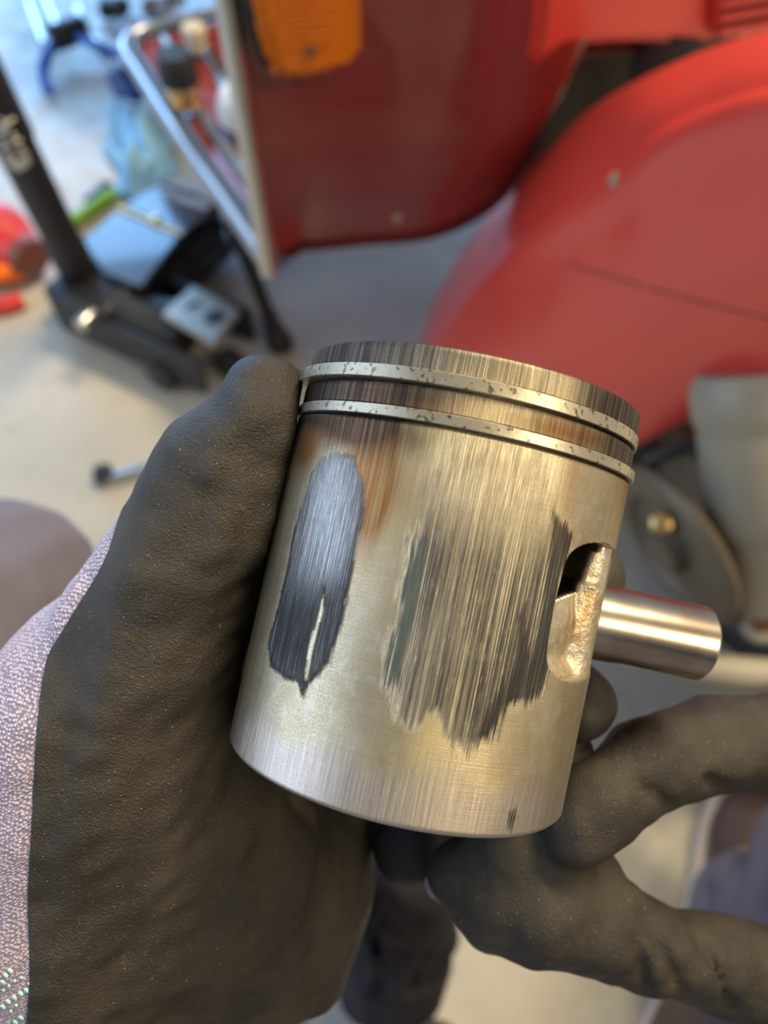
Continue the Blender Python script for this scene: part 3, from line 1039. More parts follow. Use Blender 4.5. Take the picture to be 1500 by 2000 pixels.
# right hand
g = Field((3, 20, 128), (160, 150, 245), 1.0)
g.chain([C(1128, 1618, 163), C(1175, 1570, 166), C(1270, 1492, 172), C(1390, 1452, 178), C(1530, 1448, 184), C(1700, 1500, 196), C(1850, 1620, 206)], [7.4, 8.6, 9.8, 10.7, 11.2, 12, 13], 2.0)
g.chain([C(905, 1712, 176), C(965, 1745, 174), C(1060, 1765, 173), C(1160, 1800, 175), C(1260, 1842, 178), C(1390, 1880, 182), C(1560, 1925, 188), C(1760, 1900, 198)], [8.0, 10.2, 12.4, 11.4, 9.6, 10.4, 12.2, 15], 2.5)
g.cap(C(1060, 1700, 176), C(1140, 1690, 178), 8, 7, 4)
g.cap(C(862, 1728, 186), C(960, 1760, 178), 3.8, 8.5, 5)
g.cap(C(985, 1662, 172), C(1085, 1650, 172), 8.5, 8.5, 4)
g.chain([C(1850, 1620, 206), C(1900, 1800, 212)], [15, 18], 8)
g.noise(.45, 16, 9, 6)
g.noise(.2, 7, 11, 6)
for cc in ([C(1225, 1745, 166), C(1240, 1830, 164), C(1262, 1930, 170)], [C(1262, 1780, 168), C(1290, 1850, 168), C(1335, 1945, 170)], [C(1362, 1760, 174), C(1372, 1850, 172), C(1430, 1970, 174)], [C(1245, 1530, 160), C(1310, 1575, 164)], [C(1380, 1520, 166), C(1440, 1550, 172)],
           [C(1120, 1655, 160), C(1190, 1672, 166)]):
    g.crease(cc, 1.9, 1.5)
g.carve_cyl(PC, PA, PR + .5, -.5, PH + 6)
V2, F2 = g.mesh(1)


def knit_side2(Vc):
    px = 750 + F * Vc[:, 0] / Vc[:, 2]
    return (182 + .10 * (Vc[:, 0] - 60) + 5 * (px > 1000)) - Vc[:, 2] + 3


(vk2, fk2), (vc2, fc2) = split_mesh(V2, F2, knit_side2)
glove2 = mk('glove', M2W(vk2), fk2, M['knit'], person)
glove2['label'] = 'right glove pinching the lower edge of the piston'
mk('coating', M2W(vc2), fc2, M['coat'], glove2)

# palms, wrists and sleeves out of the frame
f3 = Field((100, 60, 150), (220, 190, 270), 2.0)
f3.chain([pm(1850, 1700, 206), pm(2000, 1900, 214), pm(2150, 2100, 224)], [22, 27, 27], 8)
for dx in (0, 1, 2):
    f3.chain([pm(1900 + 40 * dx, 1700 + 90 * dx, 222), pm(1780 + 30 * dx, 1640 + 110 * dx, 236), pm(1700 + 40 * dx, 1760 + 110 * dx, 226)], [10, 9.5, 8.5], 2)
f3.cap(pm(1690, 1900, 198), pm(1900, 1800, 210), 14, 18, 5)
V3, F3 = f3.mesh(1)
mk('glove_palm', M2W(V3), F3, M['coat'], glove2)


def sleeve(p0, p1, p2, r):
    fs_ = Field(np.minimum(np.minimum(p0, p1), p2) - r * 2.2, np.maximum(np.maximum(p0, p1), p2) + r * 2.2, .005)
    fs_.cap(p0, p1, r * .8, r, .01); fs_.cap(p1, p2, r, r * 1.3, .02)
    fs_.noise(.0025, .03, 2, 6)
    v, q_ = fs_.mesh(1)
    return mk('sleeve', v, q_, M['sleeve'], person)


wl = M2W(pm(140, 2330, 187)).reshape(3); wr = M2W(pm(2150, 2110, 224)).reshape(3)
sleeve(wl, np.array([-.26, -.20, .58]), np.array([-.24, -.36, .80]), .044)
sleeve(wr, np.array([.34, -.20, .55]), np.array([.26, -.36, .80]), .044)

# trousers (one continuous garment) and shoes
kL = P(-40, 1215, .405)
kR = P(1900, 1500, .50)
aL = PZ(480, 1790, .27); aR = PZ(1530, 1850, .11)
t3 = Field((-.42, -.52, .0), (.52, .32, .62), .0055)
hipL, hipR = np.array([-.10, -.34, .40]), np.array([.10, -.34, .40])
t3.cap(hipL, hipR, .13, .13, .05)
t3.cap(hipL, kL, .095, .062, .04); t3.cap(kL, .45 * kL + .55 * aL + np.array([0, -.01, 0]), .064, .058, .02); t3.cap(.45 * kL + .55 * aL + np.array([0, -.01, 0]), aL, .056, .062, .02)
t3.cap(hipR, kR, .095, .068, .04); t3.cap(kR, .45 * kR + .55 * aR, .068, .060, .02); t3.cap(.45 * kR + .55 * aR, aR, .058, .070, .02)
t3.noise(.004, .07, 21, 6)
t3.noise(.002, .03, 22, 6)
for aa, kk in ((aL, kL), (aR, kR)):
    for j in range(5):
        s_ = aa + (kk - aa) * (.05 + .12 * j)
        t3.crease([s_ + np.array([-.06, .03 + .01 * j, .02 * (j % 2)]), s_ + np.array([.0, .055, -.012]), s_ + np.array([.06, .03, .02])], .010, .010)
vt, qt = t3.mesh(1)
mk('trousers', vt, qt, M['jeans'], person)


def shoe(toe, heel, w, label):
    toe, heel = np.array(toe, float), np.array(heel, float)
    d = (toe - heel); d[2] = 0; L = np.linalg.norm(d); d /= L
    s_ = np.array([-d[1], d[0], 0])
    up = np.array([0, 0, 1.])
    outl = [(0.0, .0), (.02, .30), (.12, .36), (.35, .33), (.55, .40), (.72, .48), (.88, .42), (.97, .24), (1.0, 0), (.97, -.24), (.88, -.42), (.72, -.48), (.55, -.42), (.35, -.34), (.12, -.36), (.02, -.30)]
    poly = catmull([heel * np.array([1, 1, 0]) + d * L * a + s_ * w * b for a, b in outl], 4, True)
    so_ = prism('sole', [p + up * .001 for p in poly], up * .026, M['sole'], None, .003)
    fx = Field(np.minimum(toe, heel) - np.array([.07, .07, .03]) - 0, np.maximum(toe, heel) + np.array([.07, .07, .15]), .004)
    h0 = np.array([heel[0], heel[1], 0])
    fx.chain([h0 + d * L * .14 + up * .045, h0 + d * L * .40 + up * .055, h0 + d * L * .72 + up * .040, h0 + d * L * .88 + up * .034], [w * .30, w * .33, w * .40, w * .33], .02, squash=(up, .72))
    fx.chain([h0 + d * L * .16 + up * .05, h0 + d * L * .20 + up * .095], [w * .32, w * .36], .03)
    c0 = (fx.ax[2] < .024)
    fx.v[:, :, c0] = np.maximum(fx.v[:, :, c0], .004)
    v, q_ = fx.mesh(1)
    root = empty('shoe', (heel + toe) / 2 * np.array([1, 1, 0]) - np.array(person.location)); root.parent = person
    root['label'] = label
    so_.parent = root; so_.location = so_.location - world_loc(root)
    mk('upper', v, q_, M['leather'], root)
    bb = BVHTree.FromPolygons([tuple(x) for x in v], [tuple(x) for x in q_])
    for i in range(5):
        a_ = .56 + .06 * i
        pts = []
        for b in np.linspace(-.20, .20, 9):
            hh = bb.ray_cast(Vector(h0 + d * L * (a_ + .03 * (b * 5)) + s_ * w * b + up * .3), Vector((0, 0, -1)))[0]
            if hh is not None: pts.append(np.array(hh) + up * .0018)
        if len(pts) > 3: tube('lace', pts, .0028, M['tan'], root, 8)
    # bow
    hh = bb.ray_cast(Vector(h0 + d * L * .60 + up * .3), Vector((0, 0, -1)))[0]
    if hh is not None:
        c_ = np.array(hh) + up * .006
        for sg in (1, -1):
            tube('lace', catmull([c_, c_ + s_ * sg * .018 + d * .012 + up * .012, c_ + s_ * sg * .038 + up * .006, c_ + s_ * sg * .020 - d * .008 + up * .008, c_], 6), .003, M['tan'], root, 8)
    return root


def ankle(root):
    b0, b1, b2 = PZ(815, 1700, .27), PZ(775, 1800, .17), PZ(765, 1885, .10)
    fx = Field(np.minimum(b0, b2) - .12, np.maximum(b0, b2) + .11, .004)
    fx.chain([b0, b1, b2], [.030, .038, .046], .02)
    for j in range(5):
        x0 = 700 + 42 * j
        fx.crease([PZ(x0 + 50, 1740, .26), PZ(x0 + 20, 1820, .215), PZ(x0 - 50 + 6 * j, 1900 + 8 * j, .16)], .014, .008)
    fx.noise(.002, .03, 8)
    v, q_ = fx.mesh(2)
    mk('shaded_cuff', v, q_, M['sleeve'], root)  # dark cloth puts the shade between the hands into the cuff's colour


tR = PZ(1530, 1500, .04); hR = PZ(1330, 2240, .04)
shoe((tR[0] + .02, tR[1] + .01, 0), (hR[0], hR[1] + .01, 0), .118, 'brown leather shoe with tan laces beside the right glove')
lshoe = shoe((.052, -.012, 0), (-.06, -.24, 0), .105, 'dark shoe below the left glove')
ankle(lshoe)

# ------------------------------------------------------------------ scooter
HD = np.array([.45, -.89, 0]); HD /= np.linalg.norm(HD)
LT = np.array([-HD[1], HD[0], 0])
SO = np.array([-.12, .634, 0.])
UZ = np.array([0, 0, 1.])
S = lambda a, b, z: SO + LT * a + HD * b + UZ * z


def on_a(px, py, a):
    r = ray(px, py); t = ((SO + LT * a - CAM) @ LT) / (r @ LT)
    return CAM + r * t


def on_b(px, py, b):
    r = ray(px, py); t = ((SO + HD * b - CAM) @ HD) / (r @ HD)
    return CAM + r * t


scooter = empty('scooter', S(.35, -.2, 0), 'red scooter with chrome edged leg shield and large rounded front mudguard', 'scooter')

# leg shield: left edge straight, bottom edge sweeping up to the right
bot = [(525, 522), (610, 512), (700, 490), (800, 455), (895, 403), (955, 350), (992, 288), (1014, 225), (1034, 170), (1054, 110), (1110, 70), (1250, 55)]
botw = catmull([on_b(x, y, 0) for x, y in bot], 7)
ab = (botw - SO) @ LT; zb = botw[:, 2]
na, nz = len(ab), 40
G = np.zeros((na, nz, 3))
for i in range(na):
    for j in range(nz):
        s_ = j / (nz - 1); z = zb[i] + (.95 - zb[i]) * s_
        a = ab[i] + (i / (na - 1) * .60 - ab[i]) * s_ ** 1.3
        bulge = .05 * math.sin(math.pi * min(a / .74, 1)) + .022 * (1 / (1 + math.exp(-(a - .155 - .05 * (z - .3)) / .018)))
        curl = -.035 * math.exp(-(s_ / .10) ** 2) * min(1, a / .05) if a > 0 else 0
        G[i, j] = S(a, bulge + curl, z)
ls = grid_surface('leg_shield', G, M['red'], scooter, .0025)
edge = np.array([S(0.002, 0.002, z) for z in np.linspace(.275, .95, 30)])
tube('edge_trim', edge, .0095, M['alu_trim'], scooter, 14)
lower_edge = np.array([G[i, 0] for i in range(0, na)])
tube('lower_edge_trim', lower_edge, .0035, M['dark_red'], scooter, 8)

# turn signal
sig0 = on_b(590, 60, .03)
ax_sig = (LT, UZ, HD)
sg = []
for px, py in [(472, -120), (486, 20), (513, 118), (530, 135), (560, 137), (650, 118), (690, 95), (692, 60), (682, -120)]:
    sg.append(on_b(px, py, .028))
base_p = prism('signal_base', [p + (p - sig0) * .04 - HD * .016 for p in sg], HD * .016, M['black_rub'], scooter, .002)
lens = prism('signal_lens', sg, HD * .022, M['amber'], base_p, .0085)
ins = [sig0 + (p - sig0) * .80 + HD * .001 for p in sg]
prism('reflector', ins, HD * .004, M['amber_in'], base_p, .001)
for k in range(9):
    y0 = -28 + 13.5 * k
    a, b = on_b(545, y0 + 9, .0507), on_b(660, y0 - 4, .0507)
    tube('lens_rib', [a, (a + b) / 2, b], .0011, M['amber'], lens, 6)
scw = on_b(608, 102, .052)
lathe('screw', scw - HD * .004, HD, rim(.0045, .001, 0, .005), M['rust'], base_p, 20)

# horn cover with louvres
hc = [(1063, -60), (1052, 60), (1040, 142), (1065, 120), (1105, 98), (1180, 88), (1280, 86), (1375, 92), (1440, 78), (1560, 52), (1600, -60)]
hcw = [on_b(x, y, .075) for x, y in hc]
horn = prism('horn_cover', hcw, -HD * .075, M['red_lit'], scooter, .008)
gr = [on_b(x, y, .078) for x, y in [(1385, -40), (1385, 62), (1400, 74), (1620, 40), (1620, -60)]]
grp = prism('louvre_plate', gr, HD * .006, M['red_lit'], horn, .003)
for k in range(5):
    y0 = 50 - 27 * k
    a = on_b(1408, y0 + 4, .0855); b = on_b(1610, y0 - 32, .0855)
    tube('louvre', [a, (a + b) / 2, b], .0032, M['dark_red'], grp, 10, flat=.6)
    a = on_b(1405, y0 + 13, .089); b = on_b(1610, y0 - 23, .089)
    tube('slat', [a, (a + b) / 2, b], .0042, M['red_lit'], grp, 10, flat=.8)
# underside between shield and mudguard
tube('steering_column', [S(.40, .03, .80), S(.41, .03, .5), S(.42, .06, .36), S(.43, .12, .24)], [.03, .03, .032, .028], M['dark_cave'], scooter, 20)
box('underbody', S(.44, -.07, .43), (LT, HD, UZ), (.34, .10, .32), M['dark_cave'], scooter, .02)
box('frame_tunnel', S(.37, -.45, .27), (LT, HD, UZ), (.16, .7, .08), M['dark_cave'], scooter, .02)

# floorboard
FZ = .272
fb = [(522, 524), (385, 320), (262, 135), (243, 92), (262, 60), (330, 40), (520, -10), (700, -60), (900, -40), (720, 180), (600, 380)]
fbp = catmull([PZ(x, y, FZ) for x, y in fb[:1]] + [PZ(x, y, FZ) for x, y in fb[1:]], 1)
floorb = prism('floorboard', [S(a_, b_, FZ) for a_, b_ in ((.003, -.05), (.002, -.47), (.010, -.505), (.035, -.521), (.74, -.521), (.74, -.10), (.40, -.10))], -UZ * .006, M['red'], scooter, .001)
rimp = catmull([PZ(x, y, FZ + .004) for x, y in [(524, 520), (450, 412), (385, 320), (320, 222), (268, 140), (246, 105), (250, 78), (280, 60), (345, 45), (440, 22), (560, -12)]], 6)
tube('floor_rim', rimp, .0085, M['chrome'], scooter, 12)
tube('floor_rim_lining', rimp + (UZ * .002) + np.array([.015, .002, 0]), .006, plain('blue_grey_lining', (.07, .10, .16), .35), scooter, 10)
for (x0, y0, x1, y1) in [(322, 74, 362, 138), (372, 190, 520, 400), (382, 60, 480, 220), (430, 150, 540, 330), (455, 20, 560, 160)]:
    a, b = PZ(x0, y0, FZ + .004), PZ(x1, y1, FZ + .004)
    st_ = tube('tread_strip', [a, a * .5 + b * .5, b], .008, M['alu_trim'], scooter, 10, flat=.45)
    tube('rubber_insert', [a + UZ * .0035, (a + b) / 2 + UZ * .0035, b + UZ * .0035], .0042, M['black_rub'] if (x0 == 382) else M['alu_trim'], st_, 8, flat=.5)
# rear body and seat, above and beyond the frame
fx = Field(S(.37, -.95, .5) - .75, S(.37, -.95, .5) + .75, .016)
fx.chain([S(.37, -.70, .50), S(.37, -1.30, .48)], [.20, .20], .05)
fx.chain([S(.20, -.86, .40), S(.20, -1.22, .38)], [.15, .13], .08)
fx.chain([S(.54, -.86, .40), S(.54, -1.22, .38)], [.15, .13], .08)
v, q_ = fx.mesh(1)
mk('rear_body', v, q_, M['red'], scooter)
fx = Field(S(.37, -.95, .8) - .6, S(.37, -.95, .8) + .6, .014)
fx.chain([S(.37, -.66, .76), S(.37, -1.24, .78)], [.13, .14], .05, squash=(UZ, .5))
v, q_ = fx.mesh(1)
mk('seat', v, q_, M['black_rub'], scooter)
for sgn_ in (-1, 1): tube('handlebar', catmull([S(.37, .02, .98), S(.37 + .16 * sgn_, -.01, 1.0), S(.37 + .34 * sgn_, -.06, .99)], 6), .018, M['black_rub'], scooter, 14)
# centre stand leg and rubber foot
sl = [P(455, 420, .95), P(490, 520, .97), P(530, 620, 1.0)]
sl = [PZ(455, 440, .20), PZ(492, 530, .12), PZ(528, 625, .045)]
stand = tube('stand_leg', catmull(sl, 6), .010, M['black_steel'], scooter, 14)
ft = PZ(545, 672, .0)
tube('rubber_foot', catmull([PZ(524, 610, .055), PZ(534, 640, .03), PZ(544, 662, .018), PZ(548, 672, .002)], 5), [.012] * 5 + [.015] * 5 + [.019] * 6, M['black_rub'], stand, 16)

# mudguard ---------------------------------------------------------------
Eo = [(770, 745, .335), (826, 640, .335), (900, 505, .335), (1000, 375, .335), (1100, 272, .335), (1200, 203, .335), (1350, 140, .335), (1500, 95, .335), (1700, 60, .335), (1900, 90, .335)]
Ro = [(800, 760, .195), (868, 655, .20), (955, 540, .207), (1060, 448, .213), (1200, 350, .22), (1290, 282, .222), (1400, 232, .225), (1500, 206, .225), (1700, 190, .225), (1900, 230, .225)]
Bo = [(870, 860, .19), (960, 890, .195), (1060, 905, .205), (1150, 905, .21), (1250, 866, .215), (1310, 835, .22), (1385, 796, .225), (1500, 742, .225), (1700, 640, .225), (1900, 560, .225)]
n_s = 9
Ec = catmull([on_a(*p) for p in Eo], n_s); Rc = catmull([on_a(*p) for p in Ro], n_s); Bc = catmull([on_a(*p) for p in Bo], n_s)
cen = S(.28, .46, .20)
cols = []
for i in range(len(Ec)):
    e_, r_, b_ = Ec[i], Rc[i], Bc[i]
    row = []
    out = ((e_ + r_) / 2 - cen); out -= LT * (out @ LT); out /= np.linalg.norm(out)
    inner = e_ + LT * .03 - out * .05
    row += [inner, e_ + LT * .012 - out * .015]
    for t in np.linspace(0, 1, 9)[:-1]:
        row.append(e_ * (1 - t) + r_ * t + out * .022 * math.sin(math.pi * t) ** .8)
    # rounded ridge
    sd = b_ - r_; sl_ = np.linalg.norm(sd)
    row.append(r_ + LT * .008 + out * .003)
    row.append(r_ + LT * .002 + out * .0075)
    row.append(r_ - LT * .004 + out * .004)
    for t in np.linspace(.04, 1, 12):
        row.append(r_ * (1 - t) + b_ * t - LT * (.018 * math.sin(math.pi * min(t, 1)) + .006 * math.exp(-((t - .04) / .05) ** 2)))
    row.append(b_ + LT * .006)
    cols.append(row)
G = np.array(cols)
mud = grid_surface('front_mudguard', G, M['red_lit'], scooter, .002)
sbs = mud.modifiers.new('sub', 'SUBSURF'); sbs.levels = 1; sbs.render_levels = 1
bvm = BVHTree.FromPolygons([tuple(v) for v in G.reshape(-1, 3)], [tuple(p.vertices) for p in mud.data.polygons])


def surf_line(bvh, pts, n=24, lift=0.0):
    out = []
    c_ = catmull([np.array(p, float) for p in pts], n)
    for x, y in c_:
        h, _ = hit(bvh, x, y)
        if h is not None: out.append(np.array(h) + (CAM - np.array(h)) / np.linalg.norm(CAM - np.array(h)) * lift)
    return np.array(out)


tube('ridge_bead', Rc + LT * .001, .0042, M['red_lit'], mud, 12)
seam = surf_line(bvm, [(1070, 503), (1200, 540), (1350, 582), (1520, 622)], 12)
tube('seam', seam, .0022, M['dark_red'], mud, 8)
chip, _n = hit(bvm, 1205, 352)
if chip is not None:
    lathe('paint_chip', np.array(chip) - ray(1205, 352) * .001, -ray(1205, 352), [(0, .006), (.0012, .005), (.0016, 0)], plain('grey_primer', (.25, .27, .2), .7), mud, 9)
for cx_, cy_ in ((776, 424),):
    cb_ = on_b(cx_, cy_, .07)
    bvs = BVHTree.FromPolygons([tuple(v.co + world_loc(ls)) for v in ls.data.vertices], [tuple(p.vertices) for p in ls.data.polygons])
    h_, _n = hit(bvs, cx_, cy_)
    if h_ is not None: lathe('paint_chip', np.array(h_) - ray(cx_, cy_) * .0005, -ray(cx_, cy_), [(0, .0045), (.0008, .004), (.001, 0)], plain('bare_primer', (.42, .36, .26), .7), ls, 9)
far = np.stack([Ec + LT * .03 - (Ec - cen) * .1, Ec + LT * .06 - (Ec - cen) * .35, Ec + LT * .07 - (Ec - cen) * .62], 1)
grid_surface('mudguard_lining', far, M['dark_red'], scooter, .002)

# wheel, fork link, damper and hub in the plane under the mudguard
WC = S(.33, .43, .215)
wheel = empty('front_wheel', WC - np.array(scooter.location)); wheel.parent = scooter
th_ = np.linspace(0, 2 * np.pi, 64, endpoint=False)
ring_ = np.array([WC + .165 * (math.cos(t) * HD + math.sin(t) * UZ) for t in th_])
tyre = tube('tyre', ring_, .046, M['black_rub'], wheel, 24, closed=True)
lathe('wheel_rim', WC - LT * .035, LT, [(0, .07), (-.004, .10), (.0, .125), (.01, .130), (.05, .130), (.062, .125), (.062, .06)], M['shaded_cast'], wheel, 48)
lathe('brake_drum', WC - LT * .060, LT, [(-.012, 0), (-.012, .018), (-.004, .022), (-.004, .060), (.0, .068), (.014, .072), (.05, .076), (.06, .078)], M['shaded_cast'], wheel, 48)
for k in range(5):
    an = k * 2 * math.pi / 5 + .4
    c_ = WC - LT * .042 + .088 * (math.cos(an) * HD + math.sin(an) * UZ)
    lathe('wheel_nut', c_, -LT, rim(.008, .0015, 0, .012), M['brass'] if k == 1 else M['rust'], wheel, 6)

D = .585
dm = lambda px, py, d=D: P(px, py, d)
top_d, bot_d = dm(1462, 720, .56), dm(1486, 1190, .615)
axd = bot_d - top_d; Ld = np.linalg.norm(axd)
damper = lathe('suspension_damper', top_d, axd, [(0, 0), (0, .036), (.012, .042), (Ld * .18, .0415), (Ld * .20, .039), (Ld * .25, .039), (Ld * .62, .0345), (Ld * .66, .030), (Ld * .68, .0275), (Ld * .95, .026), (Ld, .02), (Ld, 0)], M['grey_cast'], scooter, 48)
bl = dm(1490, 1215, .605)
lathe('damper_bolt', bl + ray(1490, 1215) * .02, -ray(1490, 1215), [(0, .018), (.018, .018), (.022, .015), (.022, .009), (.016, .008), (.016, 0)], M['grey_cast'], damper, 28)
lathe('bolt_hole', bl - ray(1490, 1215) * .0005 + ray(1490, 1215) * .004, -ray(1490, 1215), rim(.008, .001, 0, .002), M['rust'], damper, 20)
lk = tube('fork_link', catmull([dm(1200, 1262, .60), dm(1330, 1298, .595), (dm(1420, 1312, .59)), dm(1560, 1325, .585)], 6), [.010] * 6 + [.0125] * 6 + [.0135] * 7, M['grey_cast'], scooter, 16, flat=.9)
lathe('link_plate', dm(1330, 1060, .64), -LT * .9 - UZ * .2, [(0, 0), (0, .072), (.006, .076), (.012, .070), (.014, .052), (.008, .046), (.008, .022), (.020, .019), (.022, 0)], M['shaded_cast'], scooter, 48)
cb = tube('brake_cable', catmull([dm(1262, 905, .62), dm(1300, 885, .61), dm(1370, 880, .60), dm(1440, 1000, .59)], 6), .006, M['black_rub'], scooter, 10)
lever = tube('brake_lever', catmull([dm(1290, 1015, .60), dm(1350, 1025, .605), dm(1420, 1010, .61)], 6), .009, plain('dull_bronze', (.25, .15, .08), .45, .6), scooter, 12, flat=.5)
lathe('lever_nut', dm(1291, 1023, .60), -ray(1291, 1023), rim(.009, .002, -.004, .009), M['brass'], lever, 6)

# ------------------------------------------------------------------ small things lying on the floorboard
cp = PZ(362, 205, FZ + .0115)
tb = empty('sealant_tube', cp, 'small brass-coloured container with black cap standing on the floorboard', 'container')
lathe('neck', cp, UZ * 1.0, rim(.019, .003, 0, .028), M['brass'], tb, 28)
lathe('cap', cp + UZ * .028, UZ, [(0, 0), (0, .023), (.003, .024), (.030, .022), (.034, .019), (.034, 0)], M['black_rub'], tb, 28)
eg = PZ(468, 245, FZ + .0115)
tag(lathe('plastic_cup', eg, UZ + LT * .1, [(0, 0), (0, .018), (.006, .024), (.022, .026), (.038, .022), (.048, .012), (.051, 0)], M['white_pl'], None, 32), 'small white domed plastic piece on the floorboard by the trim', 'cap')
kn = PZ(385, 98, FZ + .0115)
tag(lathe('round_knob', kn, UZ, [(0, 0), (0, .012), (.006, .014), (.012, .011), (.020, .016), (.030, .014), (.033, 0)], plain('cream_plastic', (.6, .55, .42), .5), None, 24), 'cream round knob standing on the red floorboard', 'knob')

# ------------------------------------------------------------------ floor jack
jack = empty('floor_jack', PZ(230, 600, 0), 'black floor jack with long lettered handle and chrome wheels', 'jack')
h1, h0 = P(-75, 75, .72), PZ(150, 525, .10)
hax = h1 - h0; hL = np.linalg.norm(hax); hu = hax / hL
handle = lathe('handle', h0, hu, [(-.01, 0), (-.01, .024), (.0, .026), (.05, .026), (.055, .0235), (hL - .12, .0225), (hL - .118, .025), (hL, .024), (hL + .008, .02), (hL + .01, 0)], M['black_steel'], jack, 32)
# pale lettering printed on the handle (blocky strokes wrapped round the tube)
bvh_h = BVHTree.FromPolygons([tuple(v.co + world_loc(handle)) for v in handle.data.vertices], [tuple(p.vertices) for p in handle.data.polygons])
strokes = [[(0, 232), (8, 246), (2, 262)], [(4, 244), (26, 232)], [(2, 272), (14, 284), (30, 274), (22, 258)], [(2, 290), (40, 272)], [(14, 298), (30, 322), (52, 310), (38, 288)], [(24, 306), (46, 296)], [(20, 312), (34, 330), (58, 314)]]
for stq in strokes:
    pts = surf_line(bvh_h, stq, 5, .001)
    if len(pts) > 3: tube('lettering', pts, .0034, M['pale'], handle, 6, flat=.4)
dj = PZ(450, 690, .05) - PZ(150, 560, .05); dj[2] = 0; dl = np.linalg.norm(dj); dj /= dl
sj = np.array([-dj[1], dj[0], 0])
for s_ in (-.055, .055):
    c_ = PZ(300, 622, .055) + sj * s_; c_[2] = .055
    box('side_rail', c_, (dj, sj, UZ), (dl * .95, .008, .06), M['black_steel'], jack, .003)
for k, (x, y) in enumerate([(140, 590), (212, 560)]):
    c_ = PZ(x, y, .035); c_[2] = .035
    w_ = lathe('wheel', c_ - sj * .014, sj, rim(.034, .004, 0, .028), M['steel'], jack, 32)
    lathe('axle_cap', c_ - sj * .02, -sj, rim(.012, .002, -.002, .006), M['brass'], w_, 16)
for k, (x, y) in enumerate([(322, 735), (452, 715)]):
    c_ = PZ(x, y, .02)
    lathe('caster', c_ * np.array([1, 1, 0]) + UZ * .024 - sj * .012, sj, rim(.023, .004, 0, .024), M['black_rub'], jack, 28)
bb_ = PZ(195, 590, .06)
box('pump_body', bb_, (dj, sj, UZ), (.11, .085, .07), M['black_steel'], jack, .01)
lathe('hydraulic_cylinder', PZ(215, 598, .07), dj, rim(.026, .004, 0, .13), M['dark_cave'], jack, 28)
lathe('release_valve', PZ(185, 610, .09), -sj, rim(.010, .002, 0, .03), M['steel'], jack, 18)
arm = tube('lift_arm', catmull([PZ(250, 600, .06), PZ(320, 605, .085), PZ(380, 612, .105)], 5), [.022] * 5 + [.018] * 6, M['black_steel'], jack, 12, flat=.7)
pl_ = [PZ(x, y, .125) for x, y in [(315, 612), (375, 555), (470, 605), (418, 672)]]
saddle = prism('saddle_plate', pl_, -UZ * .008, plain('grey_plate', (.36, .35, .31), .3, .6), jack, .002)
lathe('plate_hole', PZ(418, 618, .1255), UZ, rim(.013, .001, -.001, .001), M['black_rub'], saddle, 24)
tube('plate_post', [PZ(385, 618, .117), PZ(380, 640, .03)], .018, M['black_steel'], jack, 16)

# black tool case with glossy lid
TZ = .10
case = empty('tool_case', PZ(310, 480, 0), 'black glossy lidded tool case with pale lettering behind the jack', 'tool case')
top = [PZ(x, y, TZ) for x, y in [(160, 472), (238, 398), (332, 345), (432, 402), (356, 482), (276, 562)]]
prism('case_body', [p - UZ * .006 for p in top], -UZ * .085, M['black_steel'], case, .006)
lid1 = prism('lid', [PZ(x, y, TZ + .006) for x, y in [(160, 470), (228, 410), (350, 460), (276, 560), (205, 535)]], -UZ * .01, M['black_gloss'], case, .002)
lid2 = prism('lid', [PZ(x, y, TZ + .006) for x, y in [(240, 402), (330, 346), (432, 402), (358, 455)]], -UZ * .01, M['black_gloss'], case, .002)
tube('hinge_rod', [PZ(232, 405, TZ + .008), PZ(356, 458, TZ + .008)], .003, M['brass'], case, 8)
lathe('latch', PZ(306, 431, TZ + .008), UZ, rim(.007, .001, 0, .006), M['brass'], case, 16)
for stq in ([(322, 352), (352, 362), (380, 372)], [(318, 370), (352, 384), (404, 400)], [(340, 345), (372, 356)], [(385, 362), (400, 385)], [(330, 378), (370, 395), (408, 406)]):
    pts = [PZ(x, y, TZ + .0065) for x, y in stq]
    tube('lettering', catmull(pts, 5), .0055, M['pale'], lid2, 6, flat=.15)
tube('case_handle', catmull([PZ(420, 425, .06), PZ(452, 450, .07), PZ(440, 500, .07), PZ(395, 520, .06)], 6), .007, M['black_rub'], case, 10)
lathe('side_button', PZ(404, 464, .055), np.array([.6, -.7, .3]), rim(.012, .002, 0, .012), M['brass'], case, 20)

# blue towel draped on the floor
nx_, ny_ = 40, 40
c4 = [PZ(205, 222, .01), PZ(350, 245, .01), PZ(330, 372, .01), PZ(228, 392, .01)]
Gt = np.zeros((nx_, ny_, 3))
for i in range(nx_):
    for j in range(ny_):
        a, b = i / (nx_ - 1), j / (ny_ - 1)
        p = c4[0] * (1 - a) * (1 - b) + c4[1] * a * (1 - b) + c4[2] * a * b + c4[3] * (1 - a) * b
        z = .030 + .018 * math.sin(a * 9 + b * 5) + .012 * math.sin(b * 14 - a * 6) + .012 * math.sin(a * 17 + 2)
        edge_ = min(a, 1 - a, b, 1 - b) * 8
        Gt[i, j] = p + UZ * (z * min(1, edge_) ) + np.array([.01 * math.sin(b * 11), .012 * math.sin(a * 9), 0])
tag(grid_surface('shop_towel', Gt, M['towel'], None, -.003), 'crumpled pale blue shop towel on the floor beyond the tool case', 'towel')

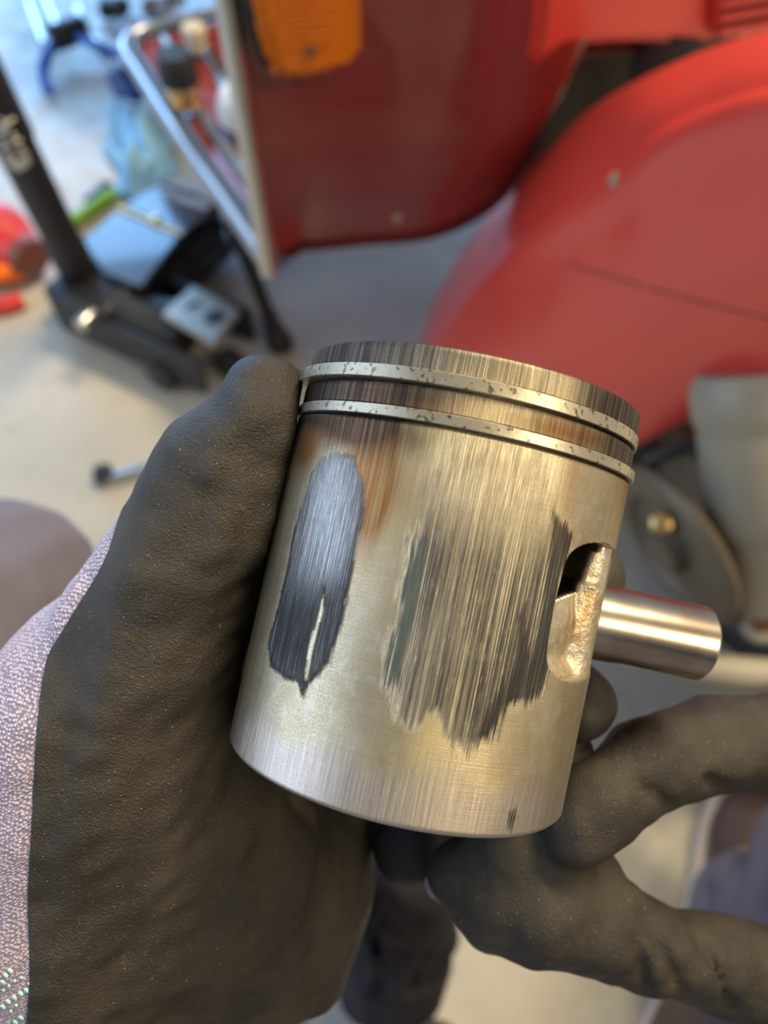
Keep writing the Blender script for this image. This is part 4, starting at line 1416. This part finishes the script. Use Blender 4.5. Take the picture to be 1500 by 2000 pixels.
# green marker lying by the case, with a dark one beside it
def stick(name, p0, p1, r, mat, capmat, label, cat, z=.0):
    p0, p1 = PZ(*p0, r + z), PZ(*p1, r + z)
    d = p1 - p0; L = np.linalg.norm(d)
    root = empty(name, (p0 + p1) / 2 * np.array([1, 1, 0]), label, cat)
    lathe('barrel', p0, d, rim(r, r * .2, 0, L * .72), mat, root, 20)
    lathe('cap', p0 + d * .72, d, rim(r * 1.08, r * .25, 0, L * .28), capmat, root, 20)
    return root


stick('level', (132, 440), (222, 378), .0105, M['green'], M['green'], 'bright green stick-shaped tool lying against the tool case', 'tool')
stick('screwdriver', (172, 396), (214, 362), .010, M['navy'], M['black_rub'], 'short dark handle lying behind the green tool', 'screwdriver')

# red tool with orange one at the left edge
imp = empty('grinder', PZ(20, 490, 0), 'red rounded power tool lying at the left edge', 'power tool')
fx = Field(PZ(-60, 480, 0) - np.array([.12, .12, .02]), PZ(30, 480, .1) + np.array([.13, .12, .06]), .004)
fx.chain([PZ(-70, 440, .055), PZ(0, 460, .05), PZ(38, 488, .045)], [.045, .043, .034], .02)
fx.chain([PZ(0, 470, .05), PZ(-70, 520, .04)], [.03, .026], .02)
v, q_ = fx.mesh(2)
mk('body', v, q_, M['toolred'], imp)
lathe('gear_head', PZ(44, 492, .045), PZ(70, 510, .045) - PZ(44, 492, .045), rim(.030, .005, 0, .028), plain('brown_metal', (.16, .05, .03), .5), imp, 24)
tube('handle_grip', catmull([PZ(-30, 600, .014), PZ(10, 596, .014), PZ(44, 584, .014)], 4), .013, M['toolred'], imp, 16)
oc = catmull([PZ(-40, 545, .026), PZ(10, 532, .03), PZ(62, 524, .022)], 6)
tag(tube('orange_tool', oc, [.015] * 11 + [.012, .008], M['orange'], None, 16), 'orange plastic handle lying in front of the red power tool', 'tool handle')

# blue clamp with chrome screw, upper left
cl = empty('blue_clamp', PZ(120, 120, 0), 'blue bent metal clamp with dark barrel and chrome screw, upper left', 'clamp')
tube('arm', catmull([PZ(108, 75, .05), PZ(92, 110, .04), PZ(84, 140, .025), PZ(94, 178, .012)], 6), .0105, M['blue'], cl, 12)
tube('arm', catmull([PZ(150, 70, .05), PZ(180, 85, .045), PZ(210, 98, .03), PZ(232, 108, .02)], 6), .010, M['blue'], cl, 12)
lathe('barrel', PZ(98, 78, .05), PZ(160, 55, .055) - PZ(98, 78, .05), rim(.024, .004, 0, .075), M['black_rub'], cl, 24)
lathe('screw', PZ(160, 58, .06), PZ(148, 0, .07) - PZ(160, 58, .06), [(0, 0), (0, .010), (.01, .016), (.03, .016), (.032, .009), (.075, .009), (.078, 0)], M['chrome'], cl, 24)
tube('foot', [PZ(184, 78, .03), PZ(205, 110, .02), PZ(228, 132, .012)], .009, M['steel'], cl, 12)
for k, (x0, y0, x1, y1) in enumerate([(55, 5, 85, 85), (88, -5, 112, 55)]):
    tube('prong', [PZ(x0, y0, .03), PZ((x0 + x1) / 2, (y0 + y1) / 2, .035), PZ(x1, y1, .04)], .007, M['steel'], cl, 10)

# dark blue pouch under the floorboard edge
pch = PZ(255, 165, .035)
fx = Field(pch - .09, pch + .09, .004); fx.cap(PZ(240, 160, .035), PZ(268, 172, .03), .030, .026, .02, squash=(UZ, .8)); fx.noise(.003, .04, 3)
v, q_ = fx.mesh(2)
tag(mk('blue_pouch', v, q_, M['navy'], None), 'small dark blue pouch on the floor beside the footboard corner', 'pouch')

# pale and dark parts lying at the top beyond the floorboard
def lump(name, px, py, z, r, sq, mat, label, cat, seed):
    c_ = PZ(px, py, z)
    fx = Field(c_ - r * 1.9, c_ + r * 1.9, r / 9)
    rs = np.random.RandomState(seed)
    fx.cap(c_ - LT * r * .5, c_ + LT * r * .5, r * .75, r * .6, r * .4, squash=(UZ, sq))
    fx.cap(c_, c_ + HD * r * .6, r * .6, r * .45, r * .3)
    fx.noise(r * .1, r * 1.1, seed)
    v_, q2 = fx.mesh(2)
    v_[:, 2] -= min(v_[:, 2].min() - .001, v_[:, 2].min() - .001)
    return tag(mk(name, v_, q2, mat, None), label, cat)


lump('grey_rag', 262, 44, .04, .038, .7, plain('pale_grey_cloth', (.45, .50, .58), .8), 'pale blue-grey crumpled rag beyond the footboard corner', 'rag', 5)
lump('black_rag', 222, -6, .04, .030, .8, M['black_rub'], 'black crumpled cloth at the top beside the clamp', 'rag', 6)
lump('engine_part', 322, 0, .04, .040, .8, plain('dull_casting', (.34, .32, .30), .5, .5), 'dull grey metal casting on the floor at the top', 'engine part', 7)
lump('small_bright_cap', 352, 12, .04, .028, .9, M['white_pl'], 'small bright bluish-white cap behind the footboard', 'cap', 8)

# wrench on the floor beside the left glove
w0, w1 = PZ(205, 938, .008), PZ(330, 905, .008)
wr_ = empty('wrench', (w0 + w1) / 2 * np.array([1, 1, 0]), 'steel ratchet wrench on the floor beside the left glove thumb', 'wrench')
tube('shaft', [w0, (w0 + w1) / 2, w1], .0085, M['steel'], wr_, 12, flat=.9)
lathe('head', PZ(208, 936, .001), UZ, rim(.013, .004, 0, .020), M['black_steel'], wr_, 24)
